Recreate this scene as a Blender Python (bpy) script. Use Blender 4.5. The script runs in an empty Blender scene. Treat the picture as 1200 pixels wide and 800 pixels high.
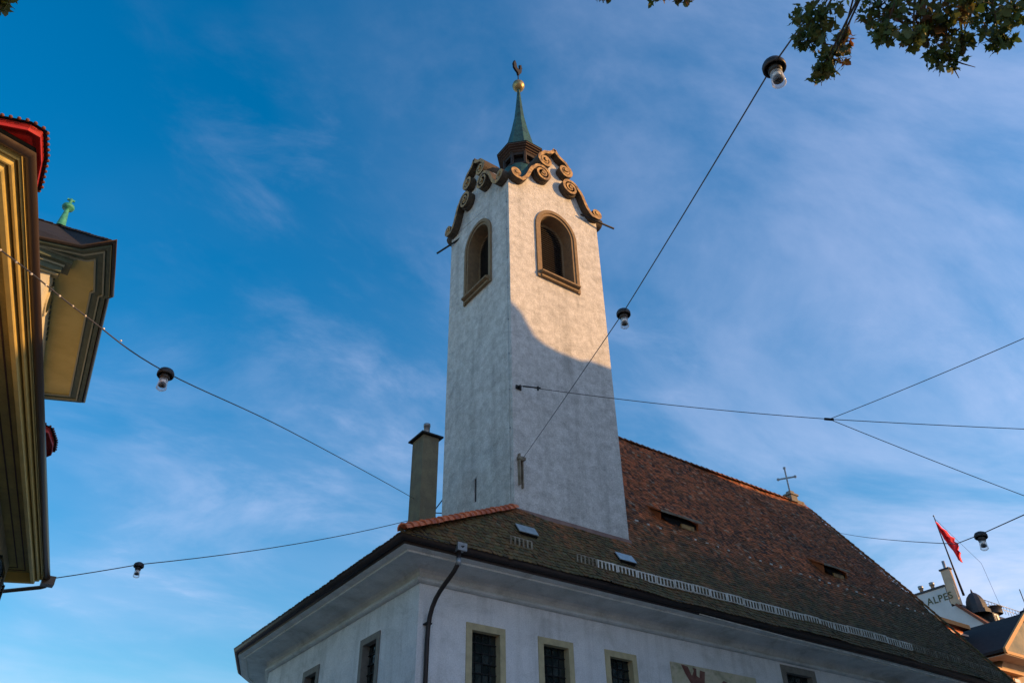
import bpy, bmesh, math, random
from mathutils import Vector, Matrix
random.seed(7)
R = math.radians
sc = bpy.context.scene
col = sc.collection

# ------------------------------------------------------------------ camera
cam = bpy.data.cameras.new('camera')
cam.sensor_width = 36.0
cam.lens = 28.97
cam.clip_start = 0.05
cam.clip_end = 6000
camo = bpy.data.objects.new('camera', cam)
col.objects.link(camo)
PITCH, ROLL, YAW = 0.6312632, -0.01967327, 0.94640693
fwd = Vector((math.cos(YAW)*math.cos(PITCH), math.sin(YAW)*math.cos(PITCH), math.sin(PITCH)))
rgt = Vector((math.sin(YAW), -math.cos(YAW), 0))
upv = rgt.cross(fwd)
c_, s_ = math.cos(ROLL), math.sin(ROLL)
rx = c_*rgt + s_*upv
ux = -s_*rgt + c_*upv
camo.matrix_world = Matrix(((rx.x, ux.x, -fwd.x, 0), (rx.y, ux.y, -fwd.y, 0), (rx.z, ux.z, -fwd.z, 1.6), (0, 0, 0, 1)))
sc.camera = camo

# ------------------------------------------------------------------ sun + sky
SUN_EL = 15.0
SUN_AZ = 135.0          # clockwise from +Y
sd = Vector((math.sin(R(SUN_AZ))*math.cos(R(SUN_EL)), math.cos(R(SUN_AZ))*math.cos(R(SUN_EL)), math.sin(R(SUN_EL))))
sun = bpy.data.lights.new('sun', 'SUN')
sun.energy = 3.6
sun.angle = R(0.6)
sun.color = (1.0, 0.55, 0.19)
suno = bpy.data.objects.new('sun', sun)
suno.rotation_euler = sd.to_track_quat('Z', 'Y').to_euler()
suno.location = sd*60
col.objects.link(suno)

world = bpy.data.worlds.new('World')
sc.world = world
world.use_nodes = True
wt = world.node_tree
N = wt.nodes
L = wt.links
bg = N['Background']
bg.inputs[1].default_value = 0.138
sky = N.new('ShaderNodeTexSky')
sky.sky_type = 'NISHITA'
sky.sun_disc = False
sky.sun_elevation = R(SUN_EL)
sky.sun_rotation = R(SUN_AZ)
sky.air_density = 1.3
sky.dust_density = 0.6
sky.ozone_density = 3.0
hsv = N.new('ShaderNodeHueSaturation')
hsv.inputs['Saturation'].default_value = 1.46
hsv.inputs['Value'].default_value = 1.0
L.new(sky.outputs[0], hsv.inputs['Color'])
tc = N.new('ShaderNodeTexCoord')
sep = N.new('ShaderNodeSeparateXYZ')
L.new(tc.outputs['Generated'], sep.inputs[0])
zz = N.new('ShaderNodeMath'); zz.operation = 'ADD'; zz.inputs[1].default_value = 0.12
L.new(sep.outputs['Z'], zz.inputs[0])
dx = N.new('ShaderNodeMath'); dx.operation = 'DIVIDE'
dy = N.new('ShaderNodeMath'); dy.operation = 'DIVIDE'
L.new(sep.outputs['X'], dx.inputs[0]); L.new(zz.outputs[0], dx.inputs[1])
L.new(sep.outputs['Y'], dy.inputs[0]); L.new(zz.outputs[0], dy.inputs[1])
cmb = N.new('ShaderNodeCombineXYZ')
L.new(dx.outputs[0], cmb.inputs[0]); L.new(dy.outputs[0], cmb.inputs[1])
def cloud_noise(rot, scl, scale, detail, rough, dist, lo, hi):
    m = N.new('ShaderNodeMapping'); m.inputs['Rotation'].default_value = (0, 0, R(rot)); m.inputs['Scale'].default_value = scl
    L.new(cmb.outputs[0], m.inputs[0])
    n = N.new('ShaderNodeTexNoise'); n.inputs['Scale'].default_value = scale; n.inputs['Detail'].default_value = detail
    n.inputs['Roughness'].default_value = rough; n.inputs['Distortion'].default_value = dist
    L.new(m.outputs[0], n.inputs['Vector'])
    r = N.new('ShaderNodeMapRange'); r.interpolation_type = 'SMOOTHSTEP'
    r.inputs['From Min'].default_value = lo; r.inputs['From Max'].default_value = hi
    L.new(n.outputs[0], r.inputs[0])
    return r.outputs[0]
n1 = cloud_noise(35, (1.0, 1.5, 1), 1.5, 12, 0.62, 0.45, 0.45, 0.80)
n2 = cloud_noise(20, (1.0, 1.0, 1), 0.9, 4, 0.5, 0.4, 0.38, 0.70)
n3 = cloud_noise(60, (1.0, 1.4, 1), 5.0, 10, 0.62, 0.4, 0.50, 0.85)
mA = N.new('ShaderNodeMath'); mA.operation = 'MULTIPLY'; L.new(n1, mA.inputs[0]); L.new(n2, mA.inputs[1])
mB = N.new('ShaderNodeMath'); mB.operation = 'MULTIPLY'; L.new(n3, mB.inputs[0]); L.new(n2, mB.inputs[1])
mC = N.new('ShaderNodeMath'); mC.operation = 'MULTIPLY'; L.new(mB.outputs[0], mC.inputs[0]); mC.inputs[1].default_value = 0.35
mD = N.new('ShaderNodeMath'); mD.operation = 'ADD'; L.new(mA.outputs[0], mD.inputs[0]); L.new(mC.outputs[0], mD.inputs[1])
mE = N.new('ShaderNodeMath'); mE.operation = 'MULTIPLY'; mE.use_clamp = True; L.new(mD.outputs[0], mE.inputs[0]); mE.inputs[1].default_value = 0.62
# a broad thin veil that thickens low in the sky
veil = N.new('ShaderNodeMapRange'); veil.inputs['From Min'].default_value = 0.75; veil.inputs['From Max'].default_value = 0.10
veil.inputs['To Min'].default_value = 0.0; veil.inputs['To Max'].default_value = 0.26
L.new(sep.outputs['Z'], veil.inputs[0])
vm = N.new('ShaderNodeMath'); vm.operation = 'MULTIPLY'; L.new(veil.outputs[0], vm.inputs[0]); L.new(n2, vm.inputs[1])
dotn = N.new('ShaderNodeVectorMath'); dotn.operation = 'DOT_PRODUCT'; dotn.inputs[1].default_value = (sd.x, sd.y, 0)
L.new(tc.outputs['Generated'], dotn.inputs[0])
side = N.new('ShaderNodeMapRange'); side.inputs['From Min'].default_value = -0.35; side.inputs['From Max'].default_value = 0.65
side.inputs['To Min'].default_value = 0.0; side.inputs['To Max'].default_value = 0.55
L.new(dotn.outputs['Value'], side.inputs[0])
n4 = cloud_noise(50, (1.0, 1.7, 1), 1.1, 10, 0.60, 0.5, 0.34, 0.68)
n4m = N.new('ShaderNodeMath'); n4m.operation = 'MULTIPLY_ADD'; n4m.inputs[1].default_value = 0.95; n4m.inputs[2].default_value = 0.12; L.new(n4, n4m.inputs[0])
vs_ = N.new('ShaderNodeMath'); vs_.operation = 'MULTIPLY'; L.new(side.outputs[0], vs_.inputs[0]); L.new(n4m.outputs[0], vs_.inputs[1])
low = N.new('ShaderNodeMapRange'); low.inputs['From Min'].default_value = 0.50; low.inputs['From Max'].default_value = 0.18
low.inputs['To Min'].default_value = 0.0; low.inputs['To Max'].default_value = 0.95
L.new(sep.outputs['Z'], low.inputs[0])
vl0 = N.new('ShaderNodeMath'); vl0.operation = 'MULTIPLY'; L.new(low.outputs[0], vl0.inputs[0]); L.new(n4m.outputs[0], vl0.inputs[1])
vl1 = N.new('ShaderNodeMath'); vl1.operation = 'ADD'; vl1.inputs[1].default_value = 0.14; L.new(side.outputs[0], vl1.inputs[0])
vl = N.new('ShaderNodeMath'); vl.operation = 'MULTIPLY'; vl.use_clamp = True; L.new(vl0.outputs[0], vl.inputs[0]); L.new(vl1.outputs[0], vl.inputs[1])
s1 = N.new('ShaderNodeMath'); s1.operation = 'ADD'; L.new(vs_.outputs[0], s1.inputs[0]); L.new(vl.outputs[0], s1.inputs[1])
s2_ = N.new('ShaderNodeMath'); s2_.operation = 'ADD'; L.new(s1.outputs[0], s2_.inputs[0]); L.new(vm.outputs[0], s2_.inputs[1])
mF = N.new('ShaderNodeMath'); mF.operation = 'ADD'; mF.use_clamp = True; L.new(mE.outputs[0], mF.inputs[0]); L.new(s2_.outputs[0], mF.inputs[1])
mixc = N.new('ShaderNodeMix'); mixc.data_type = 'RGBA'
mixc.inputs['B'].default_value = (3.7, 3.95, 5.4, 1)
L.new(mF.outputs[0], mixc.inputs['Factor']); L.new(hsv.outputs[0], mixc.inputs['A'])
L.new(mixc.outputs['Result'], bg.inputs[0])

sc.view_settings.view_transform = 'Standard'
sc.view_settings.look = 'None'
sc.view_settings.gamma = 1.0
sc.view_settings.exposure = 0.66
sc.view_settings.use_curve_mapping = False

# ------------------------------------------------------------------ materials
def mat(name, base, rough=0.7, metal=0.0, var=None, scale=2.0, bump=0.0, bscale=30.0, spec=0.4, detail=6, island=None, stain=None, stain_scale=0.6, stain_amt=0.5, trans=0.0, streak=0.0, grain=0.0):
    m = bpy.data.materials.new(name)
    m.use_nodes = True
    t = m.node_tree
    b = t.nodes['Principled BSDF']
    b.inputs['Roughness'].default_value = rough
    b.inputs['Metallic'].default_value = metal
    b.inputs['Specular IOR Level'].default_value = spec
    b.inputs['Base Color'].default_value = (*base, 1)
    if trans:
        b.inputs['Transmission Weight'].default_value = trans
    geo = t.nodes.new('ShaderNodeNewGeometry')
    cur = None
    if var or island:
        rgb = t.nodes.new('ShaderNodeRGB'); rgb.outputs[0].default_value = (*base, 1)
        cur = rgb.outputs[0]
    if island:
        cr = t.nodes.new('ShaderNodeValToRGB')
        els = cr.color_ramp.elements
        els[0].position, els[0].color = island[0][0], (*island[0][1], 1)
        els[1].position, els[1].color = island[1][0], (*island[1][1], 1)
        for p, c in island[2:]:
            e = els.new(p); e.color = (*c, 1)
        t.links.new(geo.outputs['Random Per Island'], cr.inputs[0])
        cur = cr.outputs[0]
    if var:
        n = t.nodes.new('ShaderNodeTexNoise'); n.inputs['Scale'].default_value = scale; n.inputs['Detail'].default_value = detail
        n.inputs['Roughness'].default_value = 0.62
        t.links.new(geo.outputs['Position'], n.inputs['Vector'])
        mr = t.nodes.new('ShaderNodeMapRange'); mr.inputs['From Min'].default_value = 0.38; mr.inputs['From Max'].default_value = 0.66
        t.links.new(n.outputs[0], mr.inputs[0])
        mx = t.nodes.new('ShaderNodeMix'); mx.data_type = 'RGBA'
        t.links.new(mr.outputs[0], mx.inputs['Factor'])
        t.links.new(cur, mx.inputs['A']); mx.inputs['B'].default_value = (*var, 1)
        cur = mx.outputs['Result']
    if stain:
        n = t.nodes.new('ShaderNodeTexNoise'); n.inputs['Scale'].default_value = stain_scale; n.inputs['Detail'].default_value = 10
        n.inputs['Roughness'].default_value = 0.7; n.inputs['Distortion'].default_value = 0.6
        mp = t.nodes.new('ShaderNodeMapping'); mp.inputs['Scale'].default_value = (1, 1, 1.6); mp.inputs['Location'].default_value = (3.1, 8.2, 1.7)
        t.links.new(geo.outputs['Position'], mp.inputs[0]); t.links.new(mp.outputs[0], n.inputs['Vector'])
        mr = t.nodes.new('ShaderNodeMapRange'); mr.interpolation_type = 'SMOOTHSTEP'
        mr.inputs['From Min'].default_value = 0.45; mr.inputs['From Max'].default_value = 0.75; mr.inputs['To Max'].default_value = stain_amt
        t.links.new(n.outputs[0], mr.inputs[0])
        mx = t.nodes.new('ShaderNodeMix'); mx.data_type = 'RGBA'
        t.links.new(mr.outputs[0], mx.inputs['Factor'])
        t.links.new(cur, mx.inputs['A']); mx.inputs['B'].default_value = (*stain, 1)
        cur = mx.outputs['Result']
    for amt, scv, lo, hi, dk in ((streak, (2.2, 2.2, .16), .50, .78, .45), (grain, (26, 26, 26), .40, .72, .55)):
        if not amt or not cur: continue
        n = t.nodes.new('ShaderNodeTexNoise'); n.inputs['Scale'].default_value = 1.0; n.inputs['Detail'].default_value = 6; n.inputs['Roughness'].default_value = .6
        mp = t.nodes.new('ShaderNodeMapping'); mp.inputs['Scale'].default_value = scv
        t.links.new(geo.outputs['Position'], mp.inputs[0]); t.links.new(mp.outputs[0], n.inputs['Vector'])
        mr = t.nodes.new('ShaderNodeMapRange'); mr.inputs['From Min'].default_value = lo; mr.inputs['From Max'].default_value = hi; mr.inputs['To Max'].default_value = amt
        t.links.new(n.outputs[0], mr.inputs[0])
        mx = t.nodes.new('ShaderNodeMix'); mx.data_type = 'RGBA'; mx.blend_type = 'MULTIPLY'
        t.links.new(mr.outputs[0], mx.inputs['Factor']); t.links.new(cur, mx.inputs['A']); mx.inputs['B'].default_value = (dk, dk, dk*.95, 1)
        cur = mx.outputs['Result']
    if cur:
        t.links.new(cur, b.inputs['Base Color'])
    if bump:
        n = t.nodes.new('ShaderNodeTexNoise'); n.inputs['Scale'].default_value = bscale; n.inputs['Detail'].default_value = 5
        t.links.new(geo.outputs['Position'], n.inputs['Vector'])
        bp = t.nodes.new('ShaderNodeBump'); bp.inputs['Strength'].default_value = bump; bp.inputs['Distance'].default_value = 0.03
        t.links.new(n.outputs[0], bp.inputs['Height'])
        t.links.new(bp.outputs[0], b.inputs['Normal'])
    return m

M = {}
M['tower_plaster'] = mat('tower_plaster', (0.74, 0.72, 0.68), 0.95, var=(0.55, 0.53, 0.49), scale=3.2, bump=1.0, bscale=18, stain=(0.30, 0.29, 0.27), stain_scale=1.3, stain_amt=0.5, detail=15, streak=0.5, grain=0.85)
M['plaster'] = mat('plaster', (0.80, 0.80, 0.79), 0.9, var=(0.70, 0.71, 0.71), scale=1.4, bump=0.7, bscale=11, stain=(0.38, 0.39, 0.36), stain_scale=0.8, stain_amt=0.5, detail=12, streak=0.5, grain=0.5)
M['cornice'] = mat('cornice_paint', (0.64, 0.65, 0.62), 0.8, var=(0.53, 0.54, 0.51), scale=1.6, bump=0.3, bscale=8, stain=(0.22, 0.22, 0.18), stain_scale=0.9, stain_amt=0.6, detail=12, grain=0.4)
M['scroll_shade'] = mat('scroll_shade_brown', (0.085, 0.060, 0.035), 0.8, var=(0.04, 0.03, 0.02), scale=6, bump=0.5, bscale=20)  # shade on scroll edges, soffits and recessed discs, painted as dark brown
M['belfry_stone'] = mat('belfry_stone', (0.27, 0.18, 0.09), 0.8, var=(0.20, 0.135, 0.075), scale=5, bump=0.5, bscale=22, grain=0.5)
M['sandstone'] = mat('sandstone', (0.52, 0.31, 0.10), 0.6, var=(0.13, 0.08, 0.04), scale=5, bump=0.5, bscale=22)
M['window_stone'] = mat('window_stone', (0.50, 0.43, 0.25), 0.85, var=(0.38, 0.33, 0.20), scale=4, bump=0.35, bscale=22)
M['grey_stone'] = mat('grey_stone', (0.22, 0.21, 0.18), 0.85, var=(0.16, 0.15, 0.13), scale=4, bump=0.3, bscale=22)
M['copper'] = mat('copper_patina', (0.038, 0.115, 0.095), 0.55, metal=0.2, var=(0.02, 0.05, 0.045), scale=3.5, bump=0.2, bscale=9, detail=10)
M['green_metal'] = mat('green_finial', (0.06, 0.33, 0.22), 0.55, var=(0.03, 0.2, 0.14), scale=9)
M['dark_wood'] = mat('dark_wood', (0.045, 0.03, 0.022), 0.75, var=(0.02, 0.015, 0.012), scale=5, bump=0.3)
M['lit_wood'] = mat('moulded_wood', (0.09, 0.05, 0.032), 0.75, var=(0.05, 0.03, 0.02), scale=5)
M['gold'] = mat('gilding', (0.50, 0.36, 0.14), 0.42, metal=0.8, var=(0.22, 0.16, 0.08), scale=8)
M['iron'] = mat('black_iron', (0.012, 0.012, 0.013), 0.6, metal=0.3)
M['louvre'] = mat('louvre_wood', (0.06, 0.045, 0.035), 0.8, var=(0.03, 0.024, 0.02), scale=6)
M['gutter'] = mat('gutter_metal', (0.035, 0.026, 0.024), 0.5, metal=0.35, var=(0.02, 0.016, 0.016), scale=3)
M['zinc'] = mat('zinc', (0.34, 0.36, 0.37), 0.45, metal=0.6, var=(0.24, 0.25, 0.25), scale=6)
M['white_metal'] = mat('pale_metal', (0.80, 0.77, 0.70), 0.5, metal=0.1, var=(0.50, 0.46, 0.38), scale=2.5)
M['rust_and_shade_metal'] = mat('rusty_and_shaded_metal', (0.15, 0.11, 0.07), 0.8, var=(0.30, 0.27, 0.20), scale=3)  # rust on the fittings, painted shade on the end snow guards
M['flash_strip'] = mat('flashing', (0.28, 0.18, 0.15), 0.7, var=(0.2, 0.12, 0.10), scale=3)
M['render_olive'] = mat('chimney_render', (0.20, 0.175, 0.105), 0.9, var=(0.15, 0.13, 0.085), scale=2.5, bump=0.5, bscale=14, streak=0.8, grain=0.5)
M['glass'] = mat('dark_glass', (0.012, 0.018, 0.017), 0.12, spec=0.7, bump=0.25, bscale=6)
M['hatch_glass'] = mat('hatch_glass', (0.36, 0.40, 0.40), 0.3, metal=0.3, spec=0.6, var=(0.25, 0.28, 0.28), scale=5)
M['tile_red'] = mat('ridge_clay', (0.62, 0.16, 0.06), 0.75, var=(0.42, 0.10, 0.05), scale=7, bump=0.3, island=[(0, (0.72, 0.19, 0.07)), (1, (0.42, 0.10, 0.05)), (0.5, (0.85, 0.25, 0.10))])
M['tile_old'] = mat('old_ridge_clay', (0.25, 0.09, 0.04), 0.85, var=(0.12, 0.06, 0.035), scale=1.5, bump=0.3)
M['roof_base'] = mat('roof_underlay', (0.03, 0.022, 0.018), 0.9)
M['roof_dark'] = mat('dark_roof', (0.022, 0.019, 0.019), 0.85, var=(0.013, 0.012, 0.012), scale=3, bump=0.6, bscale=12)
M['asphalt'] = mat('paving', (0.40, 0.385, 0.36), 0.9, var=(0.32, 0.31, 0.29), scale=0.8, bump=0.3)

def tile_material():
    m = mat('plain_tiles', (0.1, 0.05, 0.03), 0.85, bump=0.4, bscale=25)
    t = m.node_tree; b = t.nodes['Principled BSDF']; ln = t.links.new
    geo = t.nodes.new('ShaderNodeNewGeometry')
    cr = t.nodes.new('ShaderNodeValToRGB'); e = cr.color_ramp.elements
    e[0].position = 0.0; e[0].color = (0.075, 0.040, 0.021, 1)
    e[1].position = 1.0; e[1].color = (0.24, 0.20, 0.15, 1)
    for p, c in ((0.30, (0.23, 0.100, 0.036)), (0.62, (0.38, 0.145, 0.048)), (0.86, (0.52, 0.170, 0.055)), (0.955, (0.62, 0.22, 0.08)), (0.985, (0.38, 0.33, 0.22))):
        q = e.new(p); q.color = (*c, 1)
    ln(geo.outputs['Random Per Island'], cr.inputs[0])
    # broad weathering
    n = t.nodes.new('ShaderNodeTexNoise'); n.inputs['Scale'].default_value = 0.55; n.inputs['Detail'].default_value = 9; n.inputs['Roughness'].default_value = 0.7
    ln(geo.outputs['Position'], n.inputs['Vector'])
    r = t.nodes.new('ShaderNodeMapRange'); r.inputs['From Min'].default_value = 0.35; r.inputs['From Max'].default_value = 0.7
    ln(n.outputs[0], r.inputs[0])
    mx = t.nodes.new('ShaderNodeMix'); mx.data_type = 'RGBA'; mx.blend_type = 'MULTIPLY'; mx.inputs['Factor'].default_value = 0.85
    cr2 = t.nodes.new('ShaderNodeValToRGB'); cr2.color_ramp.elements[0].color = (0.50, 0.46, 0.42, 1); cr2.color_ramp.elements[1].color = (1.35, 1.0, 0.85, 1)
    ln(r.outputs[0], cr2.inputs[0]); ln(cr.outputs[0], mx.inputs['A']); ln(cr2.outputs[0], mx.inputs['B'])
    # moss growing from the damp eaves upward, in patches
    sp = t.nodes.new('ShaderNodeSeparateXYZ'); ln(geo.outputs['Position'], sp.inputs[0])
    n2 = t.nodes.new('ShaderNodeTexNoise'); n2.inputs['Scale'].default_value = 0.6; n2.inputs['Detail'].default_value = 12; n2.inputs['Roughness'].default_value = 0.78
    ln(geo.outputs['Position'], n2.inputs['Vector'])
    hz = t.nodes.new('ShaderNodeMapRange'); hz.inputs['From Min'].default_value = 11.3; hz.inputs['From Max'].default_value = 15.8; hz.inputs['To Min'].default_value = 0.42; hz.inputs['To Max'].default_value = -0.14
    ln(sp.outputs['Z'], hz.inputs[0])
    ex = t.nodes.new('ShaderNodeMapRange'); ex.inputs['From Min'].default_value = 33; ex.inputs['From Max'].default_value = 41; ex.inputs['To Min'].default_value = 0; ex.inputs['To Max'].default_value = 0.22
    ln(sp.outputs['X'], ex.inputs[0])
    ad = t.nodes.new('ShaderNodeMath'); ad.operation = 'ADD'; ln(hz.outputs[0], ad.inputs[0]); ln(n2.outputs[0], ad.inputs[1])
    ad2 = t.nodes.new('ShaderNodeMath'); ad2.operation = 'ADD'; ln(ad.outputs[0], ad2.inputs[0]); ln(ex.outputs[0], ad2.inputs[1])
    mf = t.nodes.new('ShaderNodeMapRange'); mf.inputs['From Min'].default_value = 0.50; mf.inputs['From Max'].default_value = 0.82; mf.inputs['To Max'].default_value = 0.84
    ln(ad2.outputs[0], mf.inputs[0])
    moss = t.nodes.new('ShaderNodeValToRGB'); moss.color_ramp.elements[0].position = 0.38; moss.color_ramp.elements[1].position = 0.68
    moss.color_ramp.elements[0].color = (0.050, 0.040, 0.014, 1); moss.color_ramp.elements[1].color = (0.125, 0.115, 0.040, 1)
    n3 = t.nodes.new('ShaderNodeTexNoise'); n3.inputs['Scale'].default_value = 6; n3.inputs['Detail'].default_value = 5
    ln(geo.outputs['Position'], n3.inputs['Vector']); ln(n3.outputs[0], moss.inputs[0])
    mx2 = t.nodes.new('ShaderNodeMix'); mx2.data_type = 'RGBA'
    ln(mf.outputs[0], mx2.inputs['Factor']); ln(mx.outputs['Result'], mx2.inputs['A']); ln(moss.outputs[0], mx2.inputs['B'])
    ln(mx2.outputs['Result'], b.inputs['Base Color'])
    return m
M['tiles'] = tile_material()

# ------------------------------------------------------------------ helpers
class MB:
    def __init__(s):
        s.v = []; s.f = []; s.m = []; s.sm = []
        s.T = None
    def add(s, vs, fs, mi=0, sm=False):
        n = len(s.v)
        if s.T: vs = [s.T(v) for v in vs]
        s.v += [tuple(v) for v in vs]
        for f in fs:
            s.f.append(tuple(n+i for i in f)); s.m.append(mi); s.sm.append(sm)
    def box(s, x0, x1, y0, y1, z0, z1, mi=0):
        s.add([(x0,y0,z0),(x1,y0,z0),(x1,y1,z0),(x0,y1,z0),(x0,y0,z1),(x1,y0,z1),(x1,y1,z1),(x0,y1,z1)],
              [(0,3,2,1),(4,5,6,7),(0,1,5,4),(1,2,6,5),(2,3,7,6),(3,0,4,7)], mi)
    def prism(s, poly, a, b, mi=0, fn=None):
        """poly of 2D points extruded from a to b; fn maps (p, t) -> 3D"""
        fn = fn or (lambda p, t: (p[0], p[1], t))
        n = len(poly)
        s.add([fn(p, a) for p in poly]+[fn(p, b) for p in poly],
              [tuple(reversed(range(n))), tuple(range(n, 2*n))]+[(i, (i+1)%n, n+(i+1)%n, n+i) for i in range(n)], mi)
    def tube(s, path, r, n=8, mi=0, cap=True, sm=True):
        path = [Vector(p) for p in path]
        rs = r if isinstance(r, (list, tuple)) else [r]*len(path)
        vs = []; prev = None
        for i, p in enumerate(path):
            d = (path[min(i+1, len(path)-1)]-path[max(i-1, 0)]).normalized()
            if prev is None:
                a = Vector((0, 0, 1)) if abs(d.z) < 0.9 else Vector((1, 0, 0))
                u = d.cross(a).normalized()
            else:
                u = (prev-d*prev.dot(d)).normalized()
            prev = u; w = d.cross(u)
            for k in range(n):
                an = 2*math.pi*k/n
                vs.append(p+(u*math.cos(an)+w*math.sin(an))*rs[i])
        fs = []
        for i in range(len(path)-1):
            for k in range(n):
                fs.append((i*n+k, i*n+(k+1)%n, (i+1)*n+(k+1)%n, (i+1)*n+k))
        s.add(vs, fs, mi, sm)
        if cap:
            m0 = len(s.v)-len(vs)
            s.f.append(tuple(m0+k for k in reversed(range(n)))); s.m.append(mi); s.sm.append(False)
            s.f.append(tuple(m0+(len(path)-1)*n+k for k in range(n))); s.m.append(mi); s.sm.append(False)
    def lathe(s, prof, c, n=16, mi=0, sm=True, rot=0.0):
        vs = []; fs = []
        for r, z in prof:
            for k in range(n):
                an = 2*math.pi*k/n+rot
                vs.append((c[0]+r*math.cos(an), c[1]+r*math.sin(an), c[2]+z))
        for i in range(len(prof)-1):
            for k in range(n):
                fs.append((i*n+k, i*n+(k+1)%n, (i+1)*n+(k+1)%n, (i+1)*n+k))
        s.add(vs, fs, mi, sm)
    def sweep(s, poly, prof, closed=True, mi=0, sm=False):
        """sweep (offset outward d, z) profile round a plan polygon given counter-clockwise"""
        rings = [offset(poly, d, closed) for d, z in prof]
        n = len(poly)
        vs = [(x, y, z) for (d, z), ring in zip(prof, rings) for x, y in ring]
        fs = []
        for i in range(len(prof)-1):
            for k in range(n if closed else n-1):
                fs.append((i*n+k, i*n+(k+1)%n, (i+1)*n+(k+1)%n, (i+1)*n+k))
        s.add(vs, fs, mi, sm)

def offset(poly, d, closed=True):
    n = len(poly); out = []
    for i in range(n):
        p = Vector(poly[i])
        a = Vector(poly[(i-1) % n]) if (closed or i > 0) else None
        b = Vector(poly[(i+1) % n]) if (closed or i < n-1) else None
        ns = []
        if a is not None:
            e = (p-a).normalized(); ns.append(Vector((e.y, -e.x)))
        if b is not None:
            e = (b-p).normalized(); ns.append(Vector((e.y, -e.x)))
        if len(ns) == 2:
            m = (ns[0]+ns[1]).normalized(); m = m/max(0.3, m.dot(ns[0]))
        else:
            m = ns[0]
        out.append((p.x+m.x*d, p.y+m.y*d))
    return out

def origin_of(o):
    while o.parent: o = o.parent
    return o.location

def build(name, mb, mats, parent=None, bevel=0.0, at=None, fix=True):
    me = bpy.data.meshes.new(name)
    base = Vector(at) if at else (Vector(origin_of(parent)) if parent else Vector((0, 0, 0)))
    me.from_pydata([(v[0]-base.x, v[1]-base.y, v[2]-base.z) for v in mb.v], [], mb.f)
    for x in (mats if isinstance(mats, (list, tuple)) else [mats]):
        me.materials.append(M[x] if isinstance(x, str) else x)
    me.polygons.foreach_set('material_index', mb.m)
    me.polygons.foreach_set('use_smooth', mb.sm)
    me.update()
    if fix and len(me.polygons) < 8000:
        bm = bmesh.new(); bm.from_mesh(me); bmesh.ops.recalc_face_normals(bm, faces=bm.faces); bm.to_mesh(me); bm.free()
    o = bpy.data.objects.new(name, me)
    col.objects.link(o)
    if parent: o.parent = parent
    else: o.location = base
    if bevel:
        b = o.modifiers.new('bevel', 'BEVEL'); b.width = bevel; b.segments = 2; b.limit_method = 'ANGLE'
    return o

def thing(name, label, cat, loc=(0, 0, 0), group=None):
    o = bpy.data.objects.new(name, None); o.empty_display_size = 0.3
    o.location = loc; col.objects.link(o)
    o['label'] = label; o['category'] = cat
    if group: o['group'] = group
    return o
def tag(o, label, cat, group=None):
    o['label'] = label; o['category'] = cat
    if group: o['group'] = group
    return o
def struct(o, kind='structure'):
    o['kind'] = kind; return o

def boolean_cut(target, cutter):
    mod = target.modifiers.new('cut', 'BOOLEAN'); mod.operation = 'DIFFERENCE'; mod.object = cutter; mod.solver = 'EXACT'
    dg = bpy.context.evaluated_depsgraph_get(); dg.update()
    me = bpy.data.meshes.new_from_object(target.evaluated_get(dg))
    target.modifiers.remove(mod)
    target.data = me
    bpy.data.objects.remove(cutter, do_unlink=True)

def frame(o, u, v, w):
    o, u, v, w = Vector(o), Vector(u), Vector(v), Vector(w)
    return lambda p: tuple(o+u*p[0]+v*p[1]+w*p[2])

# ------------------------------------------------------------------ ground
g = MB(); g.add([(-1500, -1500, 0), (1500, -1500, 0), (1500, 1500, 0), (-1500, 1500, 0)], [(0, 1, 2, 3)])
struct(build('ground', g, 'asphalt'))
g = MB(); g.box(9.4, 41.6, 17.2, 19.4, 0.0, 0.13); g.box(-1.0, 3.4, 6.0, 23.8, 0.0, 0.13)
M['pave_stone'] = mat('pave_stone', (0.46, 0.44, 0.41), 0.9, var=(0.38, 0.365, 0.34), scale=1.5, bump=0.3)
struct(build('pavement', g, 'pave_stone'))

# ------------------------------------------------------------------ CHURCH
church = thing('church', 'white rendered church with tall baroque bell tower and steep brown tiled roof', 'church', (17, 24, 0))
FP = [(11.05, 20.0), (40.0, 20.0), (40.0, 36.0), (14.0, 36.0), (12.0, 33.4), (11.05, 31.1)]
def sag(p):
    x, y, z = p
    return (x, y, z-(0.0022*(x-30)**2 if x > 30 else 0)*max(0, min(1, (16-z)/4.0)))

w = MB(); w.prism(FP, -0.2, 10.2)
wall = build('wall', w, 'plaster', church)
WINS = [(12.61, 13.95, 9.02, 5.9), (15.14, 16.47, 9.02, 5.9), (17.74, 19.06, 9.03, 5.9)]
cut = MB()
O = Vector((17, 24, 0))
for x0, x1, zt, zb in WINS:
    cut.box(x0+.1, x1-.1, 19.5, 20.45, zb+.1, zt-.1)
cut.box(26.35, 28.1, 19.5, 20.45, 5.5, 9.66)
for y0, y1 in ((22.19, 23.45), (26.42, 27.69)):
    cut.box(10.5, 11.5, y0+.1, y1-.1, 6.0, 9.0)
cut.v = [tuple(Vector(v)-O) for v in cut.v]
co = build('cutter', cut, 'plaster'); co.location = O
bpy.context.view_layer.update()
boolean_cut(wall, co)

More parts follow.
